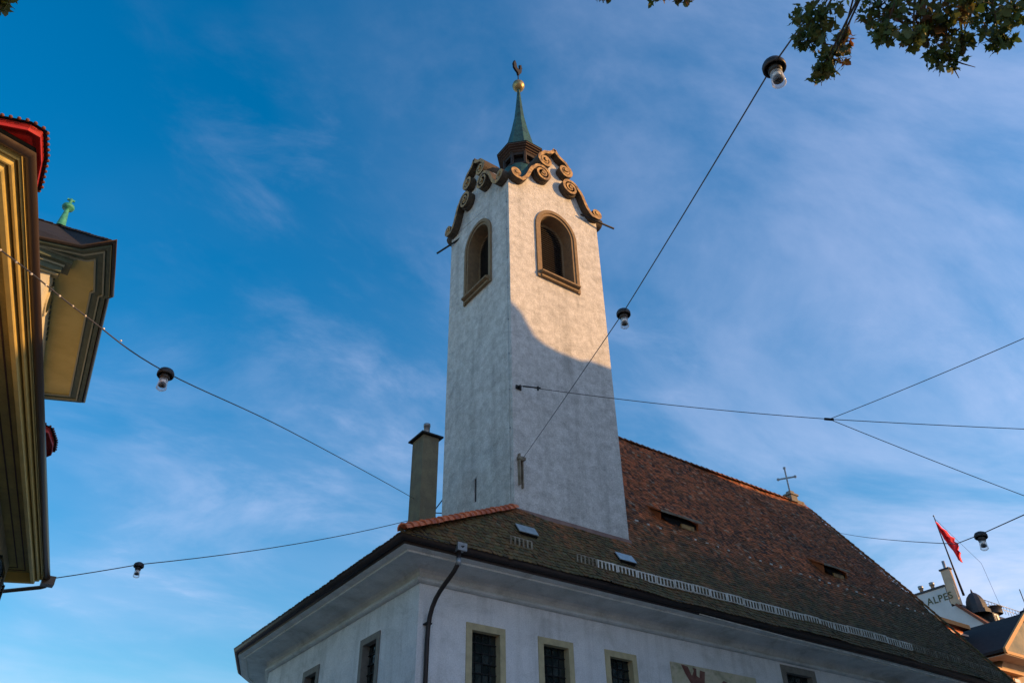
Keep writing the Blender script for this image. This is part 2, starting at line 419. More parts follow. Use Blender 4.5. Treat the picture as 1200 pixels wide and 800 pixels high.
def rect_window(F, u0, u1, z0, z1, fm, parent, fw=0.19):
    """stone surround proud of the wall, leaded dark pane set back"""
    m = MB(); m.T = F
    m.box(u0, u0+fw, z0, z1, -0.24, 0.035); m.box(u1-fw, u1, z0, z1, -0.24, 0.035)
    m.box(u0+fw, u1-fw, z1-fw, z1, -0.24, 0.035); m.box(u0+fw, u1-fw, z0, z0+fw, -0.24, 0.06)
    wobj = build('window', m, fm, parent)
    p = MB(); p.T = F
    nrow = int((z1-z0-2*fw)/0.26); ncol = 4
    du = (u1-u0-2*fw)/ncol; dz = (z1-z0-2*fw)/nrow
    for i in range(ncol):
        for j in range(nrow):
            a = u0+fw+i*du; b = z0+fw+j*dz
            t = [random.uniform(-.014, .014) for _ in range(4)]
            p.add([(a, b, -.2+t[0]), (a+du, b, -.2+t[1]), (a+du, b+dz, -.2+t[2]), (a, b+dz, -.2+t[3])], [(0, 1, 2, 3)])
    build('pane', p, 'glass', wobj)
    q = MB(); q.T = F
    for j in range(nrow+1):
        b = z0+fw+j*dz; q.box(u0+fw, u1-fw, b-.014, b+.014, -.19, -.165)
    for i in range(1, ncol):
        a = u0+fw+i*du; q.box(a-.006, a+.006, z0+fw, z1-fw, -.19, -.172)
    build('glazing_bar', q, 'iron', wobj)
    return wobj
Ff = frame((0, 20.0, 0), (1, 0, 0), (0, 0, 1), (0, -1, 0))
Fl = frame((11.05, 0, 0), (0, -1, 0), (0, 0, 1), (-1, 0, 0))
for x0, x1, zt, zb in WINS:
    rect_window(Ff, x0, x1, zb, zt, 'window_stone', church)
rect_window(Ff, 26.25, 28.2, 5.4, 9.76, 'grey_stone', church, 0.24)
for y0, y1 in ((22.19, 23.45), (26.42, 27.69)):
    rect_window(Fl, -y1, -y0, 5.9, 9.1, 'grey_stone', church)

# mural panel: weathered painted plaster with reddish brown brush shapes
m = MB(); m.T = Ff; m.box(20.57, 24.72, 6.3, 9.06, 0.0, 0.03)
M['mural_ground'] = mat('mural_ground', (0.48, 0.44, 0.28), 0.9, var=(0.58, 0.50, 0.38), scale=1.6, stain=(0.14, 0.16, 0.09), stain_scale=1.5, stain_amt=0.8)
M['mural_brown'] = mat('mural_brown', (0.13, 0.05, 0.038), 0.9, var=(0.20, 0.10, 0.075), scale=4)
mural = build('mural', m, 'mural_ground', church)
mural['label'] = 'weathered olive wall painting with dark red brown shapes'
m = MB(); m.T = Ff
def blob(pts, d=0.036): m.prism(pts, 0.031, d, fn=lambda p, t: (p[0], p[1], t))
blob([(21.05, 9.03), (21.35, 9.0), (21.5, 8.72), (21.62, 8.9), (21.58, 9.0), (21.75, 8.98), (21.72, 8.75), (21.85, 8.7), (21.92, 8.95), (22.15, 8.93), (22.05, 8.5), (21.95, 8.3), (22.1, 8.0), (22.2, 7.6), (22.05, 7.2), (21.6, 7.2), (21.62, 7.8), (21.72, 8.15), (21.45, 8.42), (21.2, 8.75)])
blob([(22.85, 8.62), (23.02, 8.76), (23.18, 8.72), (23.25, 8.5), (23.18, 8.25), (23.45, 8.0), (23.55, 7.4), (22.7, 7.4), (22.8, 8.0), (22.9, 8.3)])
blob([(24.0, 8.2), (24.3, 8.35), (24.5, 8.0), (24.4, 7.4), (24.0, 7.4)])
build('painted_shapes', m, 'mural_brown', mural)

# cornice, fascia, gutter
m = MB(); m.T = sag
prof = [(0.002, 9.85), (0.09, 9.855), (0.15, 9.89), (0.16, 9.94), (0.12, 9.99), (0.035, 10.0), (0.035, 10.05), (0.07, 10.14), (0.15, 10.21), (0.33, 10.26), (0.6, 10.285), (0.88, 10.295), (0.885, 10.25), (0.96, 10.25), (0.97, 10.30), (1.10, 10.33), (1.17, 10.335), (1.17, 10.48)]
# subdivide front edge so that the sag bends it
FPc = [(11.05, 20.0)]+[(x, 20.0) for x in (20, 28, 30, 32, 34, 36, 38)]+FP[1:]
m.sweep(FPc, prof, sm=False)
build('cornice', m, 'cornice', church)
m = MB(); m.T = sag
gp = [(1.172, 10.34)]+[(1.172+0.09-0.088*math.cos(a), 10.545-0.088*math.sin(a)*1.5) for a in [math.pi*i/8 for i in range(9)]]+[(1.355, 10.575), (1.372, 10.585), (1.372, 10.56), (1.34, 10.54)]
m.sweep(FPc, gp, sm=True)
build('gutter', m, 'gutter', church)
m = MB(); m.T = sag
m.prism([(x, 0) for x in (0, 1)]+[(1, 1), (0, 1)], 0, 1, fn=lambda p, t: (21+19.5*p[0], 18.80-0.02*p[1], 10.345+0.03*t))
build('eave_flashing', m, 'white_metal', church)

# downpipe with rain head
m = MB()
m.tube([(11.5, 18.68, 10.42), (11.5, 18.68, 10.18), (11.49, 18.73, 10.04), (11.47, 18.85, 9.91), (11.44, 19.02, 9.78), (11.41, 19.22, 9.65), (11.375, 19.42, 9.50), (11.35, 19.60, 9.33), (11.33, 19.73, 9.13), (11.315, 19.82, 8.90), (11.305, 19.87, 8.6), (11.3, 19.88, 8.3), (11.3, 19.88, 0.1)], 0.065, 10)
dp = build('downpipe', m, 'gutter', church)
m = MB(); m.box(11.36, 11.66, 18.50, 18.56, 10.40, 10.62); m.box(11.39, 11.63, 18.56, 18.78, 10.42, 10.60)
rh = build('rain_head', m, 'zinc', dp)
m = MB()
m.T = frame((11.51, 18.497, 10.51), (1, 0, 0), (0, 0, 1), (0, -1, 0))
m.prism([(-.06, -.01), (-.02, .03), (0, 0), (.03, .035), (.065, .01), (.03, -.02), (0, -.045), (-.03, -.015)], 0, .004)
build('emblem', m, 'iron', rh)
m = MB(); m.tube([(11.5, 18.68, 10.22), (11.5, 18.68, 10.03)], 0.078, 10)
build('pipe_collar', m, 'zinc', dp)
for z in (8.7, 6.2, 3.7):
    m = MB(); m.box(11.21, 11.39, 19.80, 19.998, z, z+.04); build('pipe_clip', m, 'iron', dp)

# ---- roof
S = 1.4994                      # front pitch
TH = math.atan(S)
def rf(x, y): return (x, y, 10.58+S*(y-18.64))
LS = 0.508
def lf(x, y): return (x, y, 10.58+LS*(x-9.7))
m = MB(); m.T = lambda p: sag((p[0], p[1], p[2]-0.05))
fr = [rf(9.75, 18.66)]+[rf(x, 18.64) for x in (20, 28, 32, 34, 36, 38, 41.3)]+[rf(39.4, 26), rf(19.0, 26), rf(19.0, 20.35), rf(14.6, 20.35)]
m.add(fr, [tuple(range(len(fr)))])
m.add([rf(41.3, 18.64), (41.3, 37.3, 10.58), rf(39.4, 26)], [(0, 1, 2)])
m.add([(41.3, 37.3, 10.58), (19, 37.3, 10.58), rf(19, 26), rf(39.4, 26)], [(0, 1, 2, 3)])
m.add([rf(19, 26), (19, 37.3, 10.58), (19, 20.3, 10.58), rf(19, 20.3)], [(0, 1, 2, 3)])
top = (19, 32.4, 15.3)
m.add([(9.75, 18.7, 10.6), (14.6, 20.35, 13.07), (19, 21.9, 15.3), top, (9.7, 30.45, 10.58)], [(0, 1, 2, 3, 4)])
m.add([(9.7, 30.45, 10.58), top, (10.71, 33.55, 10.58)], [(0, 1, 2)])
m.add([(10.71, 33.55, 10.58), top, (13.1, 37.3, 10.58)], [(0, 1, 2)])
m.add([(13.1, 37.3, 10.58), top, (19, 37.3, 10.58)], [(0, 1, 2)])
roof = build('roof', m, 'roof_base', church, fix=False)

def tile_field(mb, o, u, s, nrm, ulen, rows, keep, tw=0.175, ex=0.157, jit=0.006):
    """plain clay tiles laid in courses, each a thin tongue-shaped slab"""
    o, u, s, nrm = Vector(o), Vector(u), Vector(s), Vector(nrm)
    n = int(ulen/tw)
    for j in range(rows):
        for i in range(n):
            cu = (i+0.5+(0.5 if j % 2 else 0))*tw; cs = j*ex
            cen = o+u*cu+s*cs
            if not keep(cen): continue
            j1 = random.uniform(-jit, jit); j2 = random.uniform(-jit, jit)+cs
            lift = 0.036+random.uniform(-.006, .012); tl = random.uniform(-.009, .009)
            if random.random() < .012: j2 -= random.uniform(.02, .06); j1 += random.uniform(-.02, .02); tl *= 2
            hw = tw/2-.004
            pts = [(-hw, .24, .010), (hw, .24, .010), (hw, .035, lift+tl), (hw*.55, .004, lift+tl), (-hw*.55, .004, lift-tl), (-hw, .035, lift-tl)]
            vs = [o+u*(cu+a+j1)+s*(b+j2)+nrm*c for a, b, c in pts]
            dn = nrm*(-.022)
            vs += [vs[2]+dn, vs[3]+dn, vs[4]+dn, vs[5]+dn]
            mb.add(vs, [(0, 1, 2, 3, 4, 5), (3, 2, 6, 7), (4, 3, 7, 8), (5, 4, 8, 9)])
c56, s56 = math.cos(TH), math.sin(TH)
SLOTS = [(22.6, 24.85, 22.25), (32.6, 34.4, 22.15)]
def keep_front(p):
    x, y = p.x, p.y
    if x < 9.75+(y-18.64)*2.95 and y < 20.35: return False
    if 14.55 < x < 19.62 and y > 20.22: return False
    if x <= 14.6 and y > 20.3: return False
    if x > 41.25-(y-18.64)*0.26: return False
    if y > 25.93: return False
    return True
def wavy(p):
    x, y, z = sag(p)
    h = .030*math.sin(x*.55+y*.9+1)+.022*math.sin(x*1.3-z*.8)+.014*math.sin(x*2.7+z*1.9)
    return (x, y-h*.83, z+h*.55)
tm = MB(); tm.T = wavy
tile_field(tm, (9.6, 18.60, 10.54), (1, 0, 0), (0, c56, s56), (0, -s56, c56), 31.8, 86, keep_front)
tiles = build('roof_tiles', tm, 'tiles', roof, fix=False)
# choir slope and hip end, same tiles
cl, sl = math.cos(math.atan(LS)), math.sin(math.atan(LS))
tm = MB()
def keep_left(p):
    if p.x > 18.9: return False
    if p.y < 18.7+(p.x-9.7)*0.339: return False
    if p.x > 14.5 and p.y < 25.1: return False
    if p.y > 30.5+(p.x-9.7)*0.2: return False
    return True
tile_field(tm, (9.68, 31.8, 10.56), (0, -1, 0), (cl, 0, sl), (-sl, 0, cl), 13.2, 68, keep_left)
build('roof_tiles', tm, 'tiles', roof, fix=False)

# ridge, hip and verge tiles
def half_round(mb, p0, p1, r=0.11, ln=0.36, n=7, lap=0.05):
    p0, p1 = Vector(p0), Vector(p1); d = (p1-p0); cnt = max(1, int(d.length/ln)); st = d/cnt
    t = st.normalized(); side = t.cross(Vector((0, 0, 1))).normalized(); up = side.cross(t)
    for i in range(cnt):
        a = p0+st*i-t*lap; b = p0+st*(i+1)
        ra, rb = r*1.22, r*0.84
        wob = random.uniform(-.008, .008)
        vs = []
        for c, rr in ((a, ra), (b, rb)):
            for k in range(n):
                an = math.pi*k/(n-1)
                vs.append(c+side*(math.cos(an)*rr)+up*(math.sin(an)*rr*0.95+wob))
        for k in range(n):
            an = math.pi*k/(n-1)
            vs.append(a+side*(math.cos(an)*ra*.8)+up*(math.sin(an)*ra*.75+wob))
        fs = [(k, k+1, n+k+1, n+k) for k in range(n-1)]+[(k, 2*n+k, 2*n+k+1, k+1) for k in range(n-1)]
        mb.add(vs, fs, 0, False)
m = MB(); half_round(m, (9.72, 18.61, 10.62), (14.62, 20.24, 13.09), 0.165, 0.262)
h = build('hip_tiles', m, 'tile_red', roof, fix=False); h['label'] = 'bright orange red hip tiles'
m = MB(); half_round(m, (19, 26, 21.66), (39.3, 26, 21.66), 0.13, 0.38)
build('ridge_tiles', m, 'tile_old', roof, fix=False)
m = MB(); m.T = sag; half_round(m, (41.3, 18.62, 10.6), (39.4, 26, 21.62), 0.10, 0.34)
build('verge_tiles', m, 'tiles', roof, fix=False)

# tower foot flashing
m = MB(); m.box(14.56, 19.64, 20.22, 20.296, 12.72, 13.12); m.box(14.52, 14.596, 20.3, 25.05, 12.6, 13.2)
build('tower_flashing', m, 'flash_strip', church)

# roof dormer slots
for (x0, x1, y0) in SLOTS:
    z0 = 10.58+S*(y0-18.64)
    d = MB()
    yb = y0-0.62; zb = 10.58+S*(yb-18.64)
    # lid: flat tiled slab leaning out from the slope
    d.add([(x0, y0+.05, z0+.10), (x1, y0+.05, z0+.10), (x1+.03, yb-.22, zb+.44), (x0-.03, yb-.22, zb+.44),
           (x0, y0+.05, z0+.02), (x1, y0+.05, z0+.02), (x1+.03, yb-.22, zb+.37), (x0-.03, yb-.22, zb+.37)],
          [(0, 1, 2, 3), (4, 7, 6, 5), (0, 4, 5, 1), (1, 5, 6, 2), (2, 6, 7, 3), (3, 7, 4, 0)])
    for xx in (x0+.08, x1-.08):
        d.add([(xx, y0, z0), (xx, yb-.12, zb+.37), (xx, yb-.06, zb)], [(0, 1, 2)])
    dob = build('roof_vent', d, 'tiles', church)
    e = MB(); e.box(x0-.03, x1+.03, yb-.245, yb-.222, zb+.36, zb+.45)
    build('lid_edge', e, 'rust_and_shade_metal', dob)
    e = MB(); e.add([(x0+.1, y0, z0), (x1-.1, y0, z0), (x1-.1, yb-.02, zb+.33), (x0+.1, yb-.02, zb+.33), (x0+.75, yb, zb+.02), (x1-.1, yb, zb+.02)], [(0, 1, 2, 3), (3, 2, 5, 4)])
    build('vent_opening', e, 'iron', dob)
    e = MB(); e.box(x1-1.05, x1-.35, yb-.10, yb-.03, zb+.0, zb+.19)
    build('vent_board', e, 'sandstone', dob)

# small glazed hatches near the eaves, propped slightly open
for cx, cy in ((14.44, 19.55), (18.5, 19.52)):
    z = 10.58+S*(cy-18.64)
    e = MB(); n = Vector((0, -s56, c56)); sv = Vector((0, c56, s56))
    c0 = Vector((cx, cy, z))
    def pt(a, b, h): return tuple(c0+Vector((a, 0, 0))+sv*b+n*h)
    e.add([pt(-.37, -.20, .16), pt(.37, -.20, .16), pt(.37, .20, .15), pt(-.37, .20, .15), pt(-.37, -.20, .13), pt(.37, -.20, .13), pt(.37, .20, .12), pt(-.37, .20, .12)],
          [(0, 1, 2, 3), (4, 7, 6, 5), (0, 4, 5, 1), (1, 5, 6, 2), (2, 6, 7, 3), (3, 7, 4, 0)])
    ho = build('roof_hatch', e, 'hatch_glass', church)
    e = MB()
    e.add([pt(-.32, -.24, 0), pt(.32, -.24, 0), pt(.32, .24, 0), pt(-.32, .24, 0), pt(-.32, -.24, .128), pt(.32, -.24, .128), pt(.32, .24, .118), pt(-.32, .24, .118)],
          [(0, 1, 5, 4), (1, 2, 6, 5), (2, 3, 7, 6), (3, 0, 4, 7)])
    build('hatch_frame', e, 'iron', ho)

# snow guards: short lattice panels standing along the eaves
x = 12.6; k = 0
while x < 40.3:
    e = MB(); e.T = sag
    yy = 18.98; zb = 10.58+S*(yy-18.64)+.04
    if not (x < 15.4 and random.random() < .55):
        ln_ = 0.80; tilt = random.uniform(-.02, .03)
        a0 = zb+tilt; h_ = .29
        for q in (a0, a0+h_-.03):
            e.box(x, x+ln_, yy-.02, yy+.012, q, q+.035)
        nb = 5
        for b in range(nb+1):
            xb = x+b*(ln_-.03)/nb
            e.box(xb, xb+.05, yy-.035, yy-.021, a0+.02, a0+h_-.02)
            e.box(xb+.05, xb+.075, yy-.012, yy, a0+.035, a0+h_-.035)
        e.box(x+.1, x+.13, yy+.012, yy+.16, a0-.02, a0+.02); e.box(x+.66, x+.69, yy+.012, yy+.16, a0-.02, a0+.02)
        dark = x < 16.0 or x > 33.2  # sunlit stretch painted as pale metal, shaded ends as darker metal
        go = build('snow_guard', e, 'rust_and_shade_metal' if dark else 'white_metal', church)
    x += 0.845
# row of snow hooks higher on the slope
for i in range(30):
    xx = 20.9+i*0.62
    if i in (3, 4, 9): continue
    yy = 21.27-0.012*i; z = 10.58+S*(yy-18.64)
    e = MB(); e.box(xx, xx+(.10 if i % 3 else .16), yy-.07, yy-.035, z+.02, z+.08)
    build('snow_hook', e, 'white_metal', church)
for xx, yy in ((20.1, 22.9), (20.35, 22.88), (31.5, 20.9), (36.2, 24.9), (25.4, 25.2)):
    z = 10.58+S*(yy-18.64); e = MB(); e.box(xx, xx+.2, yy-.07, yy-.035, z+.02, z+.08); build('snow_hook', e, 'rust_and_shade_metal', church)

# chimney
m = MB(); m.box(12.3, 12.93, 22.53, 23.32, 11.4, 16.25)
ch = build('chimney', m, 'render_olive', church, bevel=0.01)
m = MB(); m.box(12.18, 13.05, 22.41, 23.44, 16.252, 16.31)
build('chimney_cap', m, 'iron', ch)
m = MB(); m.lathe([(0.16, 0), (0.11, 0.12), (0.11, 0.5), (0.125, 0.5), (0.125, 0.6), (0.0, 0.62)], (12.62, 22.9, 16.31), 14)
build('flue', m, 'zinc', ch)
# iron bracket on choir roof beside tower
m = MB(); m.tube([(14.58, 25.2, 14.2), (14.5, 25.45, 14.95)], .03, 6); m.tube([(14.5, 25.45, 14.95), (14.62, 25.0, 15.3)], .022, 6); m.tube([(14.5, 25.45, 14.9), (14.7, 24.98, 14.75)], .02, 6)
build('wire_bracket', m, 'iron', church)

# ridge end cross on stone block
m = MB()
cb = Vector((38.15, 26.0, 21.7))
m.box(cb.x-.28, cb.x+.28, cb.y-.22, cb.y+.22, cb.z-.1, cb.z+.28); m.box(cb.x-.36, cb.x+.36, cb.y-.28, cb.y+.28, cb.z+.28, cb.z+.40)
m.box(cb.x-.18, cb.x+.18, cb.y-.16, cb.y+.16, cb.z+.40, cb.z+.58); m.box(cb.x+.3, cb.x+.95, cb.y-.14, cb.y+.14, cb.z-.25, cb.z+.12)
cbk = build('cross_base', m, 'grey_stone', church, bevel=.02)
m = MB(); ax = Vector((.55, -.83, 0)).normalized()
m.T = frame(cb+Vector((0, 0, .58)), ax, (0, 0, 1), ax.cross(Vector((0, 0, 1))))
m.box(-.045, .045, 0, 1.45, -.03, .03); m.box(-.44, -.045, .82, .91, -.028, .028); m.box(.045, .44, .82, .91, -.028, .028)
for px_, py_ in ((-.48, .865), (.48, .865), (0, 1.5)):
    m.prism([(px_+.085*math.cos(a), py_+.085*math.sin(a)) for a in [i*math.pi/4 for i in range(8)]], -.035, .035)
m.lathe([(0.0, -.0)], (0, 0, 0), 3)
build('ridge_cross', m, 'zinc', church, bevel=.006)

# ---- tower
TX0, TX1, TY0, TY1 = 14.6, 19.6, 20.3, 25.0
TCX, TCY = (TX0+TX1)/2, (TY0+TY1)/2
HX, HY = (TX1-TX0)/2, (TY1-TY0)/2
FACES = [  # frame, half width
    (frame((TCX, TY0, 0), (1, 0, 0), (0, 0, 1), (0, -1, 0)), HX, 1.0),
    (frame((TX0, TCY, 0), (0, -1, 0), (0, 0, 1), (-1, 0, 0)), HY, 0.94),
    (frame((TCX, TY1, 0), (-1, 0, 0), (0, 0, 1), (0, 1, 0)), HX, 1.0),
    (frame((TX1, TCY, 0), (0, 1, 0), (0, 0, 1), (1, 0, 0)), HY, 0.94),
]
OT = Vector(church.location)
t = MB(); t.box(TX0, TX1, TY0, TY1, 9.0, 28.25)
tower = build('tower', t, 'tower_plaster', church)
def arch(hw, z0, zs, n=14, ax=1.12):
    return [(-hw, z0), (hw, z0)]+[(hw*math.cos(a), zs+hw*ax*math.sin(a)) for a in [math.pi*i/n for i in range(n+1)]]
cut = MB()
ZS = 26.75
for F, hw, sc_ in FACES:
    cut.T = lambda p, F=F: tuple(Vector(F(p))-OT)
    cut.prism(arch(0.88*sc_, 24.02, ZS), -0.9, 0.6)
cut.T = lambda p: tuple(Vector(FACES[1][0](p))-OT)
cut.box(-.11, .04, 14.28, 15.2, -0.7, 0.5)
co = build('cutter', cut, 'tower_plaster'); co.location = OT
bpy.context.view_layer.update()
boolean_cut(tower, co)

m = MB(); m.T = FACES[1][0]; m.box(-.11, .04, 14.28, 15.2, -.10, -.04); build('slit_dark_insert', m, 'iron', church)  # black insert stands in for the shade inside the slit
for F, hw, sc_ in FACES:
    # stone surround: outer arch ring + jambs, stepped
    m = MB(); m.T = F
    def ring(ho, hi, z0, zo, w0, w1, n=18):
        po = [(ho, z0)]+[(ho*math.cos(a), zo+ho*1.12*math.sin(a)) for a in [math.pi*i/n for i in range(n+1)]]+[(-ho, z0)]
        pi_ = [(hi, z0)]+[(hi*math.cos(a), zo+hi*1.12*math.sin(a)) for a in [math.pi*i/n for i in range(n+1)]]+[(-hi, z0)]
        k = len(po)
        vs = [(p[0], p[1], w1) for p in po]+[(p[0], p[1], w1) for p in pi_]+[(p[0], p[1], w0) for p in po]+[(p[0], p[1], w0) for p in pi_]
        fs = []
        for i in range(k-1):
            fs += [(i, i+1, k+i+1, k+i), (2*k+i, 2*k+i+1, i+1, i), (k+i, k+i+1, 3*k+i+1, 3*k+i)]
        fs += [(0, k, 3*k, 2*k), (k-1, 2*k-1, 4*k-1, 3*k-1)]
        m.add(vs, fs)
    ring(1.12*sc_, 0.97*sc_, 23.78, ZS, -0.05, 0.08)
    ring(0.97*sc_, 0.855*sc_, 24.15, ZS, -0.62, 0.03)
    ring(0.90*sc_, 0.74*sc_, 24.2, ZS-.03, -0.66, -0.56)
    win = build('belfry_window', m, 'belfry_stone', church)
    m = MB(); m.T = F
    h1 = 1.0*sc_
    m.add([(-h1, 23.98, .26), (h1, 23.98, .26), (h1, 24.06, .26), (-h1, 24.06, .26), (-h1, 24.42, -.6), (h1, 24.42, -.6), (h1, 23.90, 0), (-h1, 23.90, 0)],
          [(0, 1, 2, 3), (3, 2, 5, 4), (0, 7, 6, 1), (0, 3, 4, 7), (1, 6, 5, 2)])
    m.box(-h1+.04, h1-.04, 23.80, 23.90, 0, .14)
    build('sill', m, 'belfry_stone', win)
    m = MB(); m.T = F
    z = 24.3
    while z < ZS+0.80:
        hw_ = 0.75*sc_ if z < ZS else 0.75*sc_*math.sqrt(max(0.02, 1-((z-ZS)/(0.84*sc_))**2))
        m.add([(-hw_, z, -.54), (hw_, z, -.54), (hw_, z+.10, -.68), (-hw_, z+.10, -.68), (-hw_, z+.018, -.535), (hw_, z+.018, -.535), (hw_, z+.118, -.675), (-hw_, z+.118, -.675)],
              [(0, 1, 5, 4), (4, 5, 6, 7), (0, 3, 2, 1), (0, 4, 7, 3), (1, 2, 6, 5)])
        z += 0.125
    build('louvre', m, 'louvre', win)
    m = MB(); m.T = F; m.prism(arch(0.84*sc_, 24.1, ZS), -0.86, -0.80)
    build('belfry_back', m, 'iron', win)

    # --- curved gable
    k = hw/2.5
    uend = 2.5 if sc_ == 1.0 else (hw-0.42)/k
    half = [(uend, 28.25), (uend, 28.74), (min(2.3, uend-.02), 28.70), (2.05, 28.72), (1.85, 28.86), (1.66, 29.18), (1.50, 29.62), (1.36, 30.02), (1.22, 30.22), (1.02, 30.34), (0.86, 30.46), (0.92, 30.7), (0.95, 30.95), (0.88, 31.2), (0.66, 31.32), (0.40, 31.40), (0.18, 31.52), (0, 31.86)]
    g = MB(); g.T = F
    poly = [(-u*k, z) for u, z in half[:-1]]+[(u*k, z) for u, z in reversed(half)]
    g.prism(poly, -0.42, 0.0)
    # bed joint sits on the shaft: lift a hair to stay off the same plane
    gable = build('gable_wall', g, 'tower_plaster', church)
    def band(path, th, w0, w1, taper=None):
        n = len(path); L_ = []; R_ = []
        for i in range(n):
            a = Vector(path[max(i-1, 0)]); b = Vector(path[min(i+1, n-1)]); d = (b-a).normalized(); nn = Vector((-d.y, d.x))
            tt = th*(taper(i/(n-1)) if taper else 1)
            p = Vector(path[i]); L_.append(p+nn*tt/2); R_.append(p-nn*tt/2)
        vs = [(p.x*k, p.y, w1) for p in L_]+[(p.x*k, p.y, w1) for p in R_]+[(p.x*k, p.y, w0) for p in L_]+[(p.x*k, p.y, w0) for p in R_]
        fs = []; es = []
        for i in range(n-1):
            fs += [(i, i+1, n+i+1, n+i)]
            es += [(2*n+i, 3*n+i, 3*n+i+1, 2*n+i+1), (i, 2*n+i, 2*n+i+1, i+1), (n+i, n+i+1, 3*n+i+1, 3*n+i)]
        es += [(0, n, 3*n, 2*n), (n-1, 3*n-1, 4*n-1, 2*n-1)]
        base_ = len(b_.v); b_.add(vs, fs)
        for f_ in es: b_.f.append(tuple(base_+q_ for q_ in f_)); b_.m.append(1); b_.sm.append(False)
    def spiral(c, r0, r1, a0, turns, ccw=True, n=40):
        out = []
        for i in range(n+1):
            tt = i/n; a = a0+(1 if ccw else -1)*tt*turns*2*math.pi; r = r0+(r1-r0)*tt
            out.append((c[0]+r*math.cos(a), c[1]+r*math.sin(a)))
        return out
    for sg in (1, -1):
        b_ = MB(); b_.T = lambda p, F=F, sg=sg: F((p[0]*sg, p[1], p[2]))
        foot = spiral((2.28, 28.98), 0.27, 0.07, R(-110), 1.6, True)
        big = spiral((0.80, 29.84), 0.47, 0.10, R(20), 1.9, True)
        sw = [(2.0, 28.72), (1.86, 28.86), (1.72, 29.06), (1.60, 29.34), (1.48, 29.66), (1.38, 29.86)]
        path = list(reversed(foot))+sw+big
        nf = len(foot); nt = len(path)
        def tp(t, nf=nf, nt=nt):
            i = t*(nt-1)
            if i < nf: return 0.45+0.55*i/nf
            if i < nf+6: return 1.15
            return 1.0-0.5*(i-nf-6)/(nt-nf-6)
        band(path, 0.15, -0.50, 0.36, tp)
        for c, r in (((2.28, 28.98), .24), ((0.80, 29.84), .44), ((0.58, 30.86), .33)):
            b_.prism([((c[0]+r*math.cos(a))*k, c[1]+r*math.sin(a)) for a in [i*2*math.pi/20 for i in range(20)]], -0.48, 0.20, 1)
            b_.prism([((c[0]+.09*math.cos(a))*k, c[1]+.09*math.sin(a)) for a in [i*2*math.pi/10 for i in range(10)]], 0.23, 0.40)
        up = spiral((0.58, 30.86), 0.38, 0.09, R(60), 1.8, False)
        crest = [(0.0, 31.95), (0.10, 31.76), (0.24, 31.60), (0.42, 31.50), (0.60, 31.42), (0.72, 31.28)]
        band(crest+up, 0.15, -0.52, 0.34, lambda t: 1.15-0.6*t)
        o_ = build('gable_scroll', b_, ['sandstone', 'scroll_shade'], church)
    # saddle roof behind the gable crest
    s2 = MB(); s2.T = F
    pr_ = [(-.95*k, 30.2), (-.95*k, 31.1), (-.6*k, 31.36), (0, 31.6), (.6*k, 31.36), (.95*k, 31.1), (.95*k, 30.2)]
    s2.prism(pr_, -1.6, -0.42)
    build('gable_roof', s2, 'copper', church)

# horizontal iron bars under the gable feet
m = MB(); m.tube([(18.55, 20.14, 28.62), (20.35, 19.92, 28.52)], 0.05, 6)
build('iron_bar', m, 'iron', church)
m = MB(); m.tube([(14.72, 24.0, 28.3), (14.25, 25.75, 28.25)], 0.05, 6)
build('iron_bar', m, 'iron', church)
# lightning conductor
m = MB(); m.tube([(14.57, 20.46, 13.2), (14.57, 20.44, 20), (14.57, 20.45, 28.2)], 0.007, 5)
for i in range(9): m.box(14.56, 14.6, 20.43, 20.47, 14.6+i*1.6, 14.65+i*1.6)
build('lightning_conductor', m, 'zinc', church)
# anchor plates for span wires with rust run
m = MB(); m.box(14.76, 14.80, 20.16, 20.296, 14.0, 15.15); m.box(14.90, 14.94, 20.2, 20.296, 13.9, 15.0); m.box(14.72, 15.0, 20.14, 20.296, 14.93, 15.03); m.tube([(14.85, 20.3, 14.92), (14.85, 20.12, 14.92)], .04, 8)
build('wire_anchor', m, 'rust_and_shade_metal', church)
m = MB(); m.box(14.74, 14.98, 20.25, 20.296, 17.82, 17.98); m.tube([(14.85, 20.3, 17.9), (14.85, 20.14, 17.9)], .05, 8)
build('wire_anchor', m, 'iron', church)

# copper roof inside the gables
m = MB()
n = 24
lv = [(28.45, 2.25, 8.0), (28.9, 2.1, 7.0), (29.5, 1.85, 5.5), (30.2, 1.58, 4.0), (31.0, 1.32, 3.0), (31.8, 1.12, 2.4), (32.45, 1.0, 2.05)]
vs = []
for z, r, e in lv:
    for i in range(n):
        a = 2*math.pi*(i+.5)/n
        q = (abs(math.cos(a))**e+abs(math.sin(a))**e)**(-1/e)
        vs.append((TCX+r*q*math.cos(a), TCY+r*.97*q*math.sin(a), z))
m.add(vs, [(j*n+i, j*n+(i+1) % n, (j+1)*n+(i+1) % n, (j+1)*n+i) for j in range(len(lv)-1) for i in range(n)])
build('tower_roof', m, 'copper', church)
